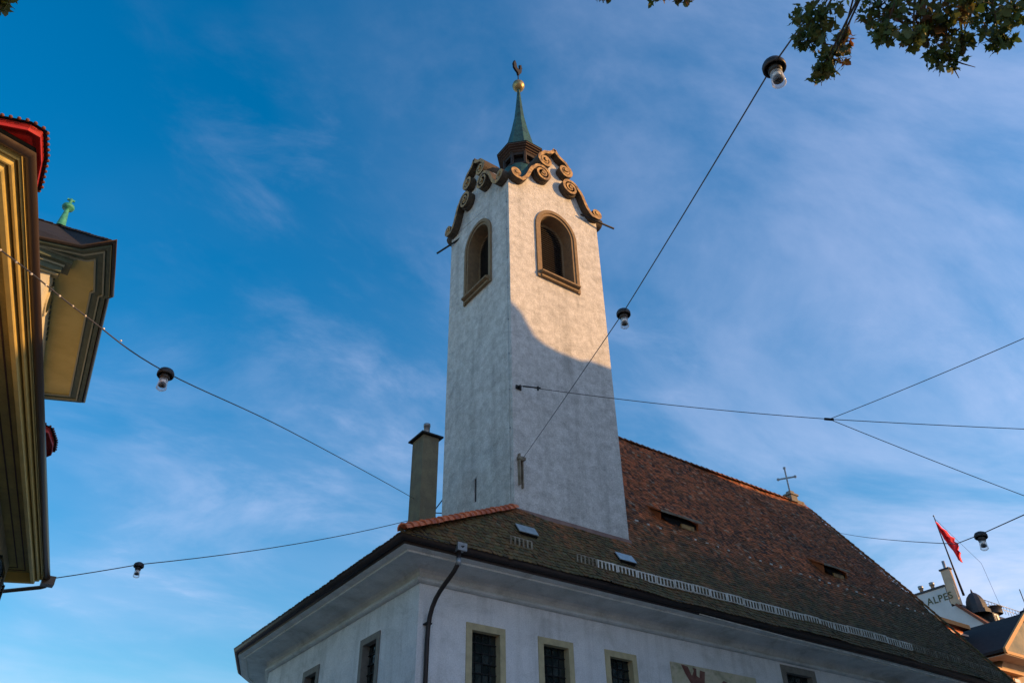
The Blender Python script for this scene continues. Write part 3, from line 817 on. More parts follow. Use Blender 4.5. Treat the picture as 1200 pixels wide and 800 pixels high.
# lantern
oc = R(22.5)+R(0)
m = MB(); C0 = (TCX, TCY, 0)
m.lathe([(1.04, 32.4), (1.04, 32.52), (0.92, 32.56), (0.92, 32.6), (0.6, 32.6)], C0, 8, sm=False, rot=oc)
for i in range(8):
    a = oc+i*math.pi/4
    m.tube([(TCX+.83*math.cos(a), TCY+.83*math.sin(a), 32.56), (TCX+.83*math.cos(a), TCY+.83*math.sin(a), 33.5)], .09, 6, sm=False)
m.lathe([(0.88, 33.24), (0.88, 33.5), (0.7, 33.5), (0.7, 33.24), (0.88, 33.24)], C0, 8, sm=False, rot=oc)
lan = build('lantern', m, 'dark_wood', church)
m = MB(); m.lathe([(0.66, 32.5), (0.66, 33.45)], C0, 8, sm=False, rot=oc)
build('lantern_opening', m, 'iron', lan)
m = MB(); m.lathe([(0.85, 33.40), (0.95, 33.46), (0.95, 33.52), (1.04, 33.55), (1.04, 33.61), (1.14, 33.64), (1.14, 33.70), (1.22, 33.72), (1.22, 33.80), (0.9, 33.84)], C0, 8, sm=False, rot=oc)
build('lantern_cornice', m, 'lit_wood', lan)
m = MB(); m.lathe([(1.25, 33.80), (1.25, 33.83), (1.0, 33.98), (0.78, 34.35), (0.63, 35.1), (0.46, 35.9), (0.31, 36.8), (0.30, 36.86), (0.29, 36.87), (0.19, 37.9), (0.11, 38.9), (0.075, 39.42)], C0, 8, sm=False, rot=oc)
sp = build('spire', m, 'copper', church)
m = MB(); m.lathe([(0, -.36), (.09, -.35), (.2, -.29), (.30, -.18), (.345, 0), (.30, .18), (.2, .29), (.09, .35), (0, .36)], (TCX, TCY, 39.75), 20)
build('orb', m, 'gold', sp)
# weathercock, a thin beaten sheet seen almost edge on
m = MB(); m.tube([(TCX, TCY, 40.05), (TCX, TCY, 40.75)], .03, 6)
cd = Vector((.80, .42, .42)).normalized()
m2 = Vector((0, 0, 1))
m.T = frame((TCX, TCY, 40.95), cd, m2, cd.cross(m2))
m.prism([(-.60, .05), (-.66, .42), (-.48, .78), (-.30, .60), (-.22, .32), (.02, .26), (.18, .36), (.24, .66), (.20, .80), (.30, .84), (.38, .95), (.46, .84), (.42, .76), (.56, .70), (.44, .62), (.44, .38), (.34, .12), (.14, -.06), (.06, -.24), (-.06, -.24), (-.12, -.08), (-.36, -.04)], -.06, .06)
M['black_iron'] = mat('weathercock_iron', (0.005, 0.005, 0.005), 0.8)
build('weathercock', m, 'black_iron', sp)

# ------------------------------------------------------------------ LEFT HOUSE (eaves close overhead)
lh = thing('townhouse', 'townhouse at left edge with wide brown boarded eaves and red dormers', 'house', (-2, 15, 0))
OP = [(-6.0, 7.0), (-0.71, 8.26), (2.19, 22.55), (-3.5, 25.0), (-7.5, 20.0)]
WP = offset(OP, -0.86)
M['lh_wall'] = mat('ochre_wall', (0.42, 0.35, 0.2), 0.9, var=(0.33, 0.27, 0.15), scale=1.5, bump=0.3, bscale=10)
M['soffit'] = mat('soffit_board', (0.42, 0.33, 0.10), 0.7, var=(0.31, 0.25, 0.08), scale=1.1, detail=8, stain=(0.14, 0.10, 0.05), stain_scale=1.2, stain_amt=0.6, grain=0.5)
M['olive_trim'] = mat('olive_trim', (0.66, 0.50, 0.15), 0.5, var=(0.55, 0.42, 0.13), scale=3)
M['dark_trim'] = mat('dark_trim', (0.055, 0.06, 0.045), 0.6)
M['brown_gutter'] = mat('brown_gutter', (0.085, 0.055, 0.035), 0.35, metal=0.4)
M['red_paint'] = mat('red_paint', (0.50, 0.028, 0.015), 0.55, var=(0.36, 0.022, 0.014), scale=4)
m = MB(); m.prism(WP, -0.2, 8.96); build('wall', m, 'lh_wall', lh)
m = MB(); m.sweep(OP, [(-0.88, 8.99), (-0.36, 8.99)]); build('soffit', m, 'soffit', lh)
# board joints as shallow raised battens along the eaves
m = MB()
for d in (-0.54, -0.70):
    m.sweep(OP, [(d-.012, 8.988), (d-.012, 8.975), (d+.012, 8.975), (d+.012, 8.988)])
build('soffit_joint', m, 'lit_wood', lh)
for d0, d1, z, mt in ((-0.37, -0.285, 8.77, 'olive_trim'), (-0.255, -0.205, 8.86, 'olive_trim'), (-0.175, -0.155, 8.93, 'olive_trim')):
    m = MB(); m.sweep(OP, [(d0, 9.02), (d0, z), (d0+.012, z-.02), (d1-.012, z-.02), (d1, z), (d1, 9.02)]); o_ = build('eave_moulding', m, mt, lh)
m = MB(); m.sweep(OP, [(-0.37, 9.021), (-0.14, 9.021), (-0.14, 9.08), (-0.05, 9.1)]); build('eave_board', m, 'dark_trim', lh)
m = MB()
m.sweep(OP, [(-.07+.068*math.cos(a), 9.0+.068*math.sin(a)) for a in [R(-180+i*22.5) for i in range(9)]], sm=True)
lg = build('gutter', m, 'brown_gutter', lh)
m = MB(); m.box(2.02, 2.3, 22.5, 22.75, 8.85, 9.06); m.tube([(2.16, 22.62, 8.95), (2.16, 22.92, 8.92), (2.08, 23.0, 8.9), (1.2, 23.75, 8.84), (.95, 23.6, 8.7), (.9, 23.5, 0)], .05, 8)
build('downpipe', m, 'brown_gutter', lh)
# roof
m = MB(); RP = offset(OP, -0.03); RI = offset(OP, -3.2)
k = len(OP)
m.add([(x, y, 9.09) for x, y in RP]+[(x, y, 10.65) for x, y in RI], [(i, (i+1) % k, k+(i+1) % k, k+i) for i in range(k)]+[tuple(range(k, 2*k))])
lroof = build('roof', m, 'roof_dark', lh)
# shuttered window on the wall, near the far end
wd = (Vector(WP[2])-Vector(WP[1])).normalized()
Fw = frame((WP[1][0], WP[1][1], 0), (wd.x, wd.y, 0), (0, 0, 1), (wd.y, -wd.x, 0))
wl = (Vector(WP[2])-Vector(WP[1])).length
for u in (wl-1.9, wl-4.9, wl-7.9):
    m = MB(); m.T = Fw; m.box(u, u+1.0, 6.7, 8.4, 0.0, .05); m.box(u-.08, u+1.08, 8.4, 8.5, 0, .1); m.box(u-.08, u+1.08, 6.6, 6.7, 0, .12)
    wo = build('window', m, 'glass', lh)
    for uu in (u-.62, u+1.1):
        m = MB(); m.T = Fw
        m.box(uu, uu+.05, 6.7, 8.4, .05, .1); m.box(uu+.47, uu+.52, 6.7, 8.4, .05, .1)
        for q in range(24): m.add([(uu+.05, 6.74+q*.07, .1), (uu+.47, 6.74+q*.07, .1), (uu+.47, 6.78+q*.07, .055), (uu+.05, 6.78+q*.07, .055)], [(0, 1, 2, 3)])
        build('shutter', m, 'dark_trim', wo)
# dormers with red painted eaves
M['clay_edge'] = mat('clay_edge', (0.2, 0.07, 0.04), 0.85, var=(0.1, 0.045, 0.03), scale=8)
def dormer(front, z, ztop):
    """front: outer eave polyline in plan, runs away from camera"""
    c = front
    m = MB(); body = offset(c, -0.42); m.prism(body, z-1.4, z-.02)
    d = build('dormer', m, 'red_paint', lh)
    m = MB(); m.prism(c, z, z+.05); m.sweep(c, [(-.02, z-.05), (.0, z-.05), (.0, z+.07), (-.05, z+.07)])
    m.sweep(c, [(-.16, z), (-.16, z-.06), (-.10, z-.06), (-.10, z)])
    build('dormer_soffit', m, 'red_paint', d)
    m = MB(); ro = offset(c, .05); ri = offset(c, -.9); n_ = len(c)
    m.add([(x, y, z+.075) for x, y in ro]+[(x, y, z+ztop) for x, y in ri], [(i, (i+1) % n_, n_+(i+1) % n_, n_+i) for i in range(n_)]+[tuple(range(n_, 2*n_))])
    for i in range(n_):
        a = Vector(ro[i]); b = Vector(ro[(i+1) % n_]); l_ = (b-a).length; q = max(1, int(l_/.10))
        for j in range(q):
            p = a+(b-a)*((j+.5)/q); m.lathe([(0, .02), (.022, .015), (.027, 0), (.022, -.015), (0, -.02)], (p.x, p.y, z+.085), 7, 1)
    build('dormer_roof', m, ['roof_dark', 'clay_edge'], d)
dormer([(-3.2, 10.25), (-1.02, 9.52), (-0.86, 9.56), (-0.76, 10.04), (-0.72, 10.72), (-1.2, 11.6), (-3.2, 11.9)], 10.5, .30)
dormer([(-1.6, 18.5), (0.66, 17.85), (0.84, 17.95), (1.03, 18.5), (1.09, 18.95), (0.8, 19.6), (-1.2, 19.8)], 10.5, .22)

# ------------------------------------------------------------------ BAY HOUSE behind it
bh = thing('gabled_house', 'taller house behind with cream boarded eaves, oval window and green finial', 'house', (-1, 29, 0))
BO = [(-5.0, 24.95), (-0.89, 24.37), (0.25, 24.08), (0.95, 23.36), (1.53, 26.06), (1.43, 26.24), (2.32, 33.8), (-2.5, 35.8), (-5.5, 35.0)]
BW = [(-4.6, 25.5), (-0.35, 25.1), (0.29, 30.1), (0.85, 34.3), (-2.5, 34.9), (-4.8, 34.6)]
M['cream_wall'] = mat('cream_wall', (0.66, 0.60, 0.42), 0.9, var=(0.58, 0.52, 0.36), scale=1.5, bump=0.2)
M['cream_soffit'] = mat('cream_soffit', (0.60, 0.49, 0.18), 0.75, var=(0.48, 0.39, 0.13), scale=0.8, detail=5)
M['green_trim'] = mat('green_trim', (0.10, 0.12, 0.075), 0.6, var=(0.07, 0.09, 0.055), scale=3)
M['pale_trim'] = mat('pale_trim', (0.33, 0.33, 0.22), 0.6)
m = MB(); m.prism(BW, -.2, 19.97); build('wall', m, 'cream_wall', bh)
m = MB(); m.prism(BO, 20.0, 20.08); build('soffit', m, 'cream_soffit', bh)
m = MB()
m.sweep(BO, [(-.48, 19.999), (-.48, 19.93), (-.42, 19.93), (-.42, 19.999)]); m.sweep(BO, [(-.2, 19.999), (-.2, 19.92), (-.15, 19.92), (-.15, 19.999)])
build('eave_moulding', m, 'pale_trim', bh)
m = MB(); m.sweep(BO, [(-.419, 19.995), (-.419, 19.97), (-.201, 19.97), (-.201, 19.995)]); m.sweep(BO, [(-.149, 19.99), (-.10, 19.95), (.02, 19.95), (.02, 20.12)])
build('eave_board', m, 'green_trim', bh)
m = MB(); m.sweep(BO, [(.02+.07+.07*math.cos(a), 20.08+.07*math.sin(a)) for a in [R(-180+i*22.5) for i in range(9)]], sm=True)
build('gutter', m, 'brown_gutter', bh)
m = MB(); ap = (-0.66, 27.0, 22.9); rb = (-5.2, 27.2, 22.7); r3 = (-0.5, 32.6, 22.6)
ez = 20.12
m.add([(x, y, ez) for x, y in offset(BO, .03)]+[ap, rb, r3], [(0, 1, 2, 3, 9, 10), (3, 4, 5, 6, 11, 9), (6, 7, 11), (7, 8, 10, 9, 11), (8, 0, 10)])
brf = build('roof', m, 'roof_dark', bh)
m = MB(); half_round(m, (.98, 23.33, 20.12), (-0.66, 27.0, 22.88), .08, .3); half_round(m, (-0.66, 27, 22.86), rb, .08, .3)
build('hip_tiles', m, 'roof_dark', brf, fix=False)
m = MB(); m.lathe([(.16, -.05), (.15, .1), (.075, .75), (.075, .8), (.19, .84), (.22, .92), (.19, 1.0), (.07, 1.04), (.05, 1.2), (.09, 1.27), (.05, 1.34), (0, 1.36)], (-0.67, 27, 22.95), 14)
m.box(-.80, -.54, 26.97, 27.03, 24.2, 24.27)
build('finial', m, 'green_metal', bh)
# stepped front cornice under the eaves
m = MB(); m.box(-4.6, .12, 24.62, 25.3, 19.72, 19.96); m.box(-4.6, -.1, 24.85, 25.3, 19.45, 19.72)
build('front_cornice', m, 'green_trim', bh)
m = MB(); m.box(-4.6, .16, 24.55, 24.62, 19.90, 19.97); m.box(-4.6, -.06, 24.79, 24.85, 19.64, 19.72); m.box(-4.6, -.14, 24.98, 25.08, 19.40, 19.45)
build('cornice_edge', m, 'pale_trim', bh)
# oval window in its moulded panel on the side wall
wa, wb = Vector(BW[1]), Vector(BW[2]); wv = (wb-wa).normalized()
Fb = frame((wa.x, wa.y, 0), (wv.x, wv.y, 0), (0, 0, 1), (wv.y, -wv.x, 0))
def ell(cx, cz, a, b, n=24): return [(cx+a*math.cos(t_), cz+b*math.sin(t_)) for t_ in [2*math.pi*i/n for i in range(n)]]
m = MB(); m.T = Fb; m.prism(ell(1.55, 19.42, .55, .52), 0, .06); wo = build('oval_window', m, 'cream_wall', bh)
m = MB(); m.T = Fb; m.prism(ell(1.55, 19.42, .40, .40), .06, .075); build('pane', m, 'glass', wo)
m = MB(); m.T = Fb
for u in [0.1+.35*i for i in range(14)]: m.prism([(u, 19.96), (u+.22, 19.96), (u+.2, 19.92), (u+.11, 19.87), (u+.02, 19.92)], 0.0, .05)
build('scalloped_frieze', m, 'green_trim', bh)

# ------------------------------------------------------------------ FAR HOTEL with sign gable
ht = thing('hotel', 'distant hotel with pale fire wall lettered ALPES, black mansard and cupola', 'building', (95, 45, 0))
M['fire_wall'] = mat('fire_wall', (0.56, 0.58, 0.58), 0.9, var=(0.47, 0.49, 0.49), scale=0.5, bump=0.1)
M['slate'] = mat('slate', (0.035, 0.038, 0.046), 0.6, var=(0.03, 0.03, 0.035), scale=1.0, bump=0.3)
M['letter'] = mat('letter_paint', (0.075, 0.085, 0.04), 0.8)
M['lit_render'] = mat('lit_render', (0.55, 0.42, 0.30), 0.9, var=(0.45, 0.34, 0.24), scale=1.0)
m = MB()
m.prism([(60, -.2), (60, 30.7), (42.43, 30.7), (42.43, 29.0), (41.86, 28.58), (39.58, 25.94), (39.58, -.2)], 85, 85.5, fn=lambda p, t: (t, p[0], p[1]))
m.box(85.5, 128, 39.9, 60, -.2, 25.9)
build('wall', m, 'fire_wall', ht)
m = MB(); m.box(84.9, 85.6, 42.4, 60, 30.7, 30.9)
build('wall_coping', m, 'slate', ht)
m = MB(); m.prism([(39.3, 25.9), (41.9, 28.9), (42.6, 29.4), (58, 29.4), (60, 26)], 85.6, 128, fn=lambda p, t: (t, p[0], p[1]))
hr = build('roof', m, 'slate', ht)
m = MB(); m.prism([(39.35, 25.75), (41.95, 28.6), (41.75, 28.75), (39.15, 25.9)], 84.8, 85.6, fn=lambda p, t: (t, p[0], p[1]))
build('verge_board', m, 'clay_edge', ht)
m = MB(); m.box(85.0, 85.5, 41.45, 42.35, 28.6, 32.3); hc = build('chimney', m, 'lit_render', ht)
m = MB(); m.box(84.9, 85.6, 41.35, 42.45, 32.3, 32.46); build('chimney_cap', m, 'slate', hc)
m = MB(); m.lathe([(.16, 0), (.16, .9), (.0, .95)], (85.3, 41.9, 32.4), 8); build('flue', m, 'zinc', hc)
for yy in (44.3, 45.6):
    m = MB(); m.lathe([(.2, 0), (.2, 1.0), (.28, 1.0), (.28, 1.3), (0, 1.35)], (86.2, yy, 30.6), 8); build('flue', m, 'zinc', ht)
cu = bpy.data.curves.new('txt', 'FONT'); cu.body = 'DES ALPES'; cu.size = 1.0; cu.extrude = .02; cu.align_x = 'RIGHT'; cu.space_character = 1.12
to = bpy.data.objects.new('txt', cu); col.objects.link(to); bpy.context.view_layer.update()
tme = bpy.data.meshes.new_from_object(to.evaluated_get(bpy.context.evaluated_depsgraph_get()))
bpy.data.objects.remove(to, do_unlink=True)
let = bpy.data.objects.new('wall_lettering', tme); tme.materials.append(M['letter']); col.objects.link(let); let.parent = ht
let.matrix_local = Matrix(((0, 0, -1, 84.97-95), (-1, 0, 0, 41.9-45), (0, 1, 0, 29.38), (0, 0, 0, 1)))@Matrix.Scale(1.0, 4)
# cupola at the corner
m = MB(); m.lathe([(1.15, 27.6), (1.15, 28.0), (.98, 28.05), (.95, 28.5), (0.85, 29.0), (.66, 29.4), (.38, 29.7), (.12, 29.85), (0.04, 30.2), (0, 30.2)], (86.6, 40.7, 0), 12, sm=False); build('cupola', m, 'slate', ht)
m = MB(); m.lathe([(.8, 28.0), (.8, 28.6), (.9, 28.6), (.9, 28.7), (0, 28.95)], (89.2, 40.4, 0), 12); build('roof_turret', m, 'slate', ht)
for xx in (87.6, 91.8, 93.3, 94.8, 96.3, 97.8, 101, 104):
    zz_ = 26.9
    m = MB(); m.box(xx-.55, xx+.55, 39.6, 42, zz_-.7, zz_+.75); d = build('dormer', m, 'slate', ht)
    m = MB(); m.box(xx-.38, xx+.38, 39.56, 39.6, zz_-.55, zz_+.6); pw = build('window', m, 'pale_metal' if False else 'white_metal', d)
    m = MB(); m.box(xx-.03, xx+.03, 39.54, 39.56, zz_-.5, zz_+.55); m.box(xx-.3, xx-.08, 39.54, 39.56, zz_-.5, zz_+.5)
    # dark mullions are a piece of the same dormer
    m.T = None; build('mullion', m, 'iron', d)
m = MB()
for i in range(22): m.tube([(90.2+i*.6, 41.9, 29.4), (90.2+i*.6, 41.9, 30.3)], .025, 4)
m.tube([(90.2, 41.9, 30.3), (103, 41.9, 30.3)], .04, 5); m.tube([(90.2, 41.9, 29.9), (103, 41.9, 29.9)], .03, 5)
build('roof_railing', m, 'zinc', ht)
m = MB()
for i in range(9):
    m.lathe([(0, -.5), (.4, -.35), (.55, 0), (.4, .35), (0, .5)], (98.0+.5*i*.8, 41.2+random.uniform(-.3, .3), 29.9+random.uniform(-.2, .3)), 7, sm=False)
build('roof_planting', m, 'roof_dark', ht)
m = MB(); m.tube([(99.5, 41.5, 29.4), (99.5, 41.5, 32.9)], .05, 5); m.tube([(101.5, 41.5, 29.4), (101.5, 41.5, 31.6)], .05, 5)
build('antenna', m, 'iron', ht)

# flagpole and flag
fp = thing('flagpole', 'tall dark flagpole leaning above the far cupola', 'flagpole', (85.6, 41.1, 29.5))
m = MB(); m.tube([(85.6, 41.1, 29.5), (85.4, 41.12, 32.5), (85.2, 41.22, 38.0)], [.13, .09, .045], 8); build('pole', m, 'iron', fp)
m = MB(); m.lathe([(0, .12), (.09, .05), (.09, -.05), (0, -.1)], (85.2, 41.22, 38.1), 8); build('pole_top', m, 'zinc', fp)
m = MB(); m.tube([(85.2, 41.2, 37.8), (88.5, 39.6, 33.0), (92.0, 40.8, 29.0)], .02, 4); build('stay_wire', m, 'iron', fp)
fl = MB(); nu, nv = 8, 14
# hanging cloth, hoisted along the pole and slumped in folds
pts = []
for j in range(nv+1):
    t_ = j/nv
    z = 37.0-t_*4.6
    wd_ = 0.10+1.5*math.sin(math.pi*min(1, t_*1.12)*0.62)*(1-0.8*max(0, t_-.6)/.4)
    wd_ *= 1+.22*math.sin(j*2.4)+random.uniform(-.06, .06)
    a = 41.05-1.0*t_
    for i in range(nu+1):
        s_ = i/nu
        pts.append((85.0-.3*math.sin(s_*9+t_*5), a-(s_-.15)*wd_*.55, z+.25*math.sin(s_*4+1)+0.35*s_))
fl.add(pts, [(j*(nu+1)+i, j*(nu+1)+i+1, (j+1)*(nu+1)+i+1, (j+1)*(nu+1)+i) for j in range(nv) for i in range(nu)], 0, True)
M['flag_red'] = mat('flag_cloth', (0.80, 0.012, 0.02), 0.7)
fo = build('flag', fl, 'flag_red', None, at=(85, 40.5, 35))
so = fo.modifiers.new('s', 'SOLIDIFY'); so.thickness = .02
tag(fo, 'red flag hanging limp in folds from the far flagpole', 'flag')

# ------------------------------------------------------------------ TIMBER GABLED HOUSE, lower right
tg = thing('timber_house', 'sunlit gabled house with dark roof and orange verge at lower right', 'house', (68, 35, 0))
M['orange_trim'] = mat('orange_trim', (0.52, 0.24, 0.06), 0.6, var=(0.42, 0.19, 0.05), scale=3)
M['warm_soffit'] = mat('warm_soffit', (0.42, 0.30, 0.19), 0.8, var=(0.34, 0.24, 0.15), scale=1.5)
m = MB(); m.prism([(63.2, -.2), (70.8, -.2), (70.8, 16.9), (67, 20.0), (63.2, 16.9)], 29.4, 43, fn=lambda p, t: (p[0], t, p[1])); build('wall', m, 'warm_soffit', tg)
m = MB()
m.add([(61.9, 28.3, 17.65), (61.9, 44, 17.65), (66.9, 44, 20.95), (66.9, 28.3, 20.95), (61.9, 28.3, 17.45), (61.9, 44, 17.45), (66.9, 44, 20.75), (66.9, 28.3, 20.75)],
      [(0, 1, 2, 3), (4, 7, 6, 5), (0, 4, 5, 1), (1, 5, 6, 2), (3, 2, 6, 7), (0, 3, 7, 4)])
m.add([(71.9, 28.3, 17.65), (71.9, 44, 17.65), (66.9, 44, 20.95), (66.9, 28.3, 20.95)], [(0, 1, 2, 3)])
build('roof', m, 'roof_dark', tg)
m = MB()
for sg in (-1, 1):
    def P(a, b, y): return (66.9+sg*a, y, b)
    m.add([P(5.05, 17.35, 28.12), P(0, 20.7, 28.12), P(0, 21.0, 28.12), P(5.05, 17.68, 28.12), P(5.05, 17.35, 28.28), P(0, 20.7, 28.28), P(0, 21.0, 28.28), P(5.05, 17.68, 28.28)],
          [(0, 1, 2, 3), (4, 7, 6, 5), (0, 4, 5, 1), (3, 2, 6, 7), (0, 3, 7, 4)])
build('verge_board', m, 'orange_trim', tg)
m = MB(); m.prism([(62.5, 17.55), (71.3, 17.55), (66.9, 20.5)], 28.5, 28.6, fn=lambda p, t: (p[0], t, p[1]))
M['gable_panel'] = mat('gable_panel', (0.30, 0.27, 0.20), 0.85, var=(0.16, 0.17, 0.15), scale=0.8)
build('gable_panel', m, 'gable_panel', tg)
m = MB(); m.box(62.2, 71.6, 28.25, 28.5, 17.35, 17.55); build('tie_beam', m, 'orange_trim', tg)
m = MB(); m.box(62.0, 71.8, 28.3, 29.4, 17.28, 17.33); m.box(62.0, 63.2, 29.4, 43, 17.28, 17.33); build('soffit', m, 'warm_soffit', tg)
for xx, z0_ in ((64.0, 14.6), (65.9, 14.6)):
    m = MB(); m.box(xx, xx+1.0, 29.32, 29.42, z0_, z0_+1.7); wo = build('window', m, 'orange_trim', tg)
    m = MB(); m.box(xx+.14, xx+.86, 29.28, 29.32, z0_+.14, z0_+1.56); build('pane', m, 'hatch_glass', wo)
m = MB(); m.box(60.6, 64.2, 28.5, 29.3, 15.4, 15.55); m.box(60.6, 60.75, 28.5, 29.3, 15.55, 16.3); m.box(61.5, 65, 28.9, 29.38, 16.35, 16.5); build('balcony', m, 'orange_trim', tg)

# small red house top between church roof and hotel
rh_ = thing('red_house', 'small bright red rendered house top peeking over the church roof end', 'house', (63, 34, 0))
m = MB(); m.box(60.0, 64.6, 32, 36, -.2, 20.3); build('wall', m, mat('red_render', (0.50, 0.13, 0.05), 0.85, var=(0.62, 0.24, 0.12), scale=1.2), rh_)
m = MB(); m.box(59.6, 65.1, 31.6, 36.4, 20.3, 20.62); build('roof', m, 'roof_dark', rh_)
m = MB(); m.box(59.8, 64.85, 31.78, 31.9, 19.75, 19.9); m.box(62.6, 63.6, 31.92, 32, 18.2, 19.5); build('band', m, mat('pale_band', (0.6, 0.38, 0.28), 0.8), rh_)

# ------------------------------------------------------------------ house across the square (right of and behind the view): unseen, roof line shaped to throw the tower's shadow
def across(name, label, prof, matn):
    """prof: roof line (world x on the street front, height)"""
    a_ = Vector((.952, .305, 0)); n_ = Vector((-.305, .952, 0)); o0 = Vector((26.6, 1.7, 0))
    T = lambda q: tuple(o0+a_*q[0]-n_*q[1]+Vector((0, 0, q[2])))
    prof = [((x_-26.6)/.952, z_) for x_, z_ in prof]
    l0, l1 = prof[0][0], prof[-1][0]; eave = 13.5
    c = o0+a_*((l0+l1)/2)-n_*6
    t_ = thing(name, label, 'building', (c.x, c.y, 0))
    m = MB(); m.T = T; m.box(l0, l1, 0, 11, -.2, eave); build('wall', m, matn, t_)
    m = MB(); m.T = T
    m.prism([(l0, eave)]+prof+[(l1, eave)], 0, 11, fn=lambda a, b: (a[0], b, a[1])); build('roof', m, 'roof_dark', t_)
    l = l0+1.2
    while l < l1-2.4:
        z = 2.0
        while z < eave-2.0:
            m = MB(); m.T = T
            m.box(l, l+1.1, -.07, -.001, z, z+1.8); w_ = build('window', m, 'window_stone', t_)
            m = MB(); m.T = T
            m.box(l+.14, l+.96, -.085, -.07, z+.14, z+1.66); build('pane', m, 'glass', w_)
            z += 3.6
        l += 3.4
M['opp_wall'] = mat('opposite_wall', (0.70, 0.67, 0.60), 0.9, var=(0.62, 0.59, 0.52), scale=1)
across('shadow_house', 'unseen long tall house across the square, dark roof stepped to cast the tower shadow',
       [(19.7, 20.0), (20.2, 20.8), (22.0, 21.5), (24.5, 27.5), (26.0, 28.4), (31.0, 28.5), (31.6, 28.3), (32.0, 27.9), (32.22, 27.4), (32.45, 26.95), (32.8, 26.7), (33.3, 26.55), (34.2, 26.45), (34.5, 26.6), (35.3, 26.55), (37.3, 26.6), (40, 29.0), (47.5, 28.9), (50, 27.5), (54, 27.2), (60, 26.2)], 'opp_wall')

# ------------------------------------------------------------------ overhead wires
def sagged(a, b, sg=0.1, n=14):
    a, b = Vector(a), Vector(b)
    return [a.lerp(b, i/n)-Vector((0, 0, sg*4*(i/n)*(1-i/n))) for i in range(n+1)]
M['wire'] = mat('wire_steel', (0.10, 0.095, 0.09), 0.5, metal=0.6)
def wire(label, pts, r=0.014, clips=()):
    p0 = pts[0]; r *= .8
    m = MB(); m.tube(pts, r, 6)
    o = build('span_wire', m, 'wire', None, at=p0)
    tag(o, label, 'wire', 'steel span wires over the square')
    return o
A0, A1, A2, HA = Vector((4.83, 1.53, 8.17)), Vector((5.46, 2.71, 9.13)), Vector((8.48, 8.32, 10.76)), Vector((14.85, 20.15, 14.92))
A1 = Vector((5.64, 2.80, 9.37))
wA = wire('steel wire rising from lower tower anchor past two lamps into the leaves', [Vector((2.6, -3.2, 7.9)), Vector((4.70, 1.10, 8.62))]+sagged(A1, A2, .02, 6)+sagged(A2, HA, .02, 8)[1:], 0.0125)
JB = Vector((22.81, 13.38, 15.77)); HB = Vector((14.85, 20.15, 17.9))
wB = wire('thin wire from upper tower anchor across to right frame edge', sagged(HB, JB, .12)+sagged(JB, Vector((34.0, 7.4, 15.87)), .05)[1:]+[Vector((37.9, 5.3, 15.95))], .016)
wire('branch wire climbing from the wire junction to upper right', sagged(JB, Vector((20.7, 1.2, 13.7)), .12)+[Vector((20.45, -.25, 13.48))], .014)
wire('branch wire dropping from the wire junction to lower right', sagged(JB, Vector((36.0, 9.0, 12.3)), .12)+[Vector((42.6, 6.82, 10.65))], .016)
m = MB(); m.tube([JB+Vector((-.12, .1, .02)), JB+Vector((.12, -.08, -.02))], .045, 8)
j_ = build('wire_junction', m, 'iron', wB)
# turnbuckle near tower
m = MB(); d_ = (JB-HB).normalized(); m.tube([HB+d_*.1, HB+d_*.75], .028, 6); m.box(HB.x+.45, HB.x+.5, HB.y-.45, HB.y-.4, HB.z-.25, HB.z-.08); build('turnbuckle', m, 'iron', wB)
C1 = Vector((1.82, 11.80, 8.91)); HC = Vector((14.6, 25.45, 14.9)); 
cp = [Vector((-2.4, 7.2, 7.5)), Vector((-0.69, 9.11, 8.16)), Vector((0.42, 10.30, 8.45)), C1, Vector((5.09, 15.30, 10.58)), Vector((11.78, 22.43, 13.70)), HC]
fine = []
for i in range(len(cp)-1):
    q0 = cp[max(i-1, 0)]; q1 = cp[i]; q2 = cp[i+1]; q3 = cp[min(i+2, len(cp)-1)]
    for j in range(8):
        t_ = j/8
        fine.append(0.5*((2*q1)+(q2-q0)*t_+(2*q0-5*q1+4*q2-q3)*t_*t_+(3*q1-q0-3*q2+q3)*t_**3))
fine.append(HC)
wC = wire('wire sloping from behind the chimney down to the left house', fine, .012)
m = MB()
for i in range(9):
    f = 1+i*.22; q = cp[1].lerp(cp[3], i/11)
    m.lathe([(0, -.016), (.016, -.006), (.016, .006), (0, .016)], tuple(cp[1].lerp(cp[2], i/6) if i < 6 else cp[2].lerp(cp[3], (i-6)/5)), 7)
build('wire_glint', m, 'white_metal', wC)  # white beads imitate sun glints on the twisted cable
D1 = Vector((4.05, 22.24, 9.65)); D0 = Vector((2.20, 22.6, 9.02))
D1 = D1.copy()
wD = wire('nearly level wire from left house gutter corner toward the chimney', sagged(D0, D1, 0.01, 4)+sagged(D1, HC, .22)[1:], .015)
E0 = Vector((39.3, 24.9, 19.8)); Ed = Vector((17.95, 8.41, 8.53)); E1 = Vector((16.41, 7.17, 7.95)); E2 = Vector((14.92, 5.70, 7.44))
wire('wire from church roof end dipping to the lamp at right edge', sagged(E0, Ed, .12, 18)+[E1, E2, Vector((9.42, .14, 5.6))], .012)

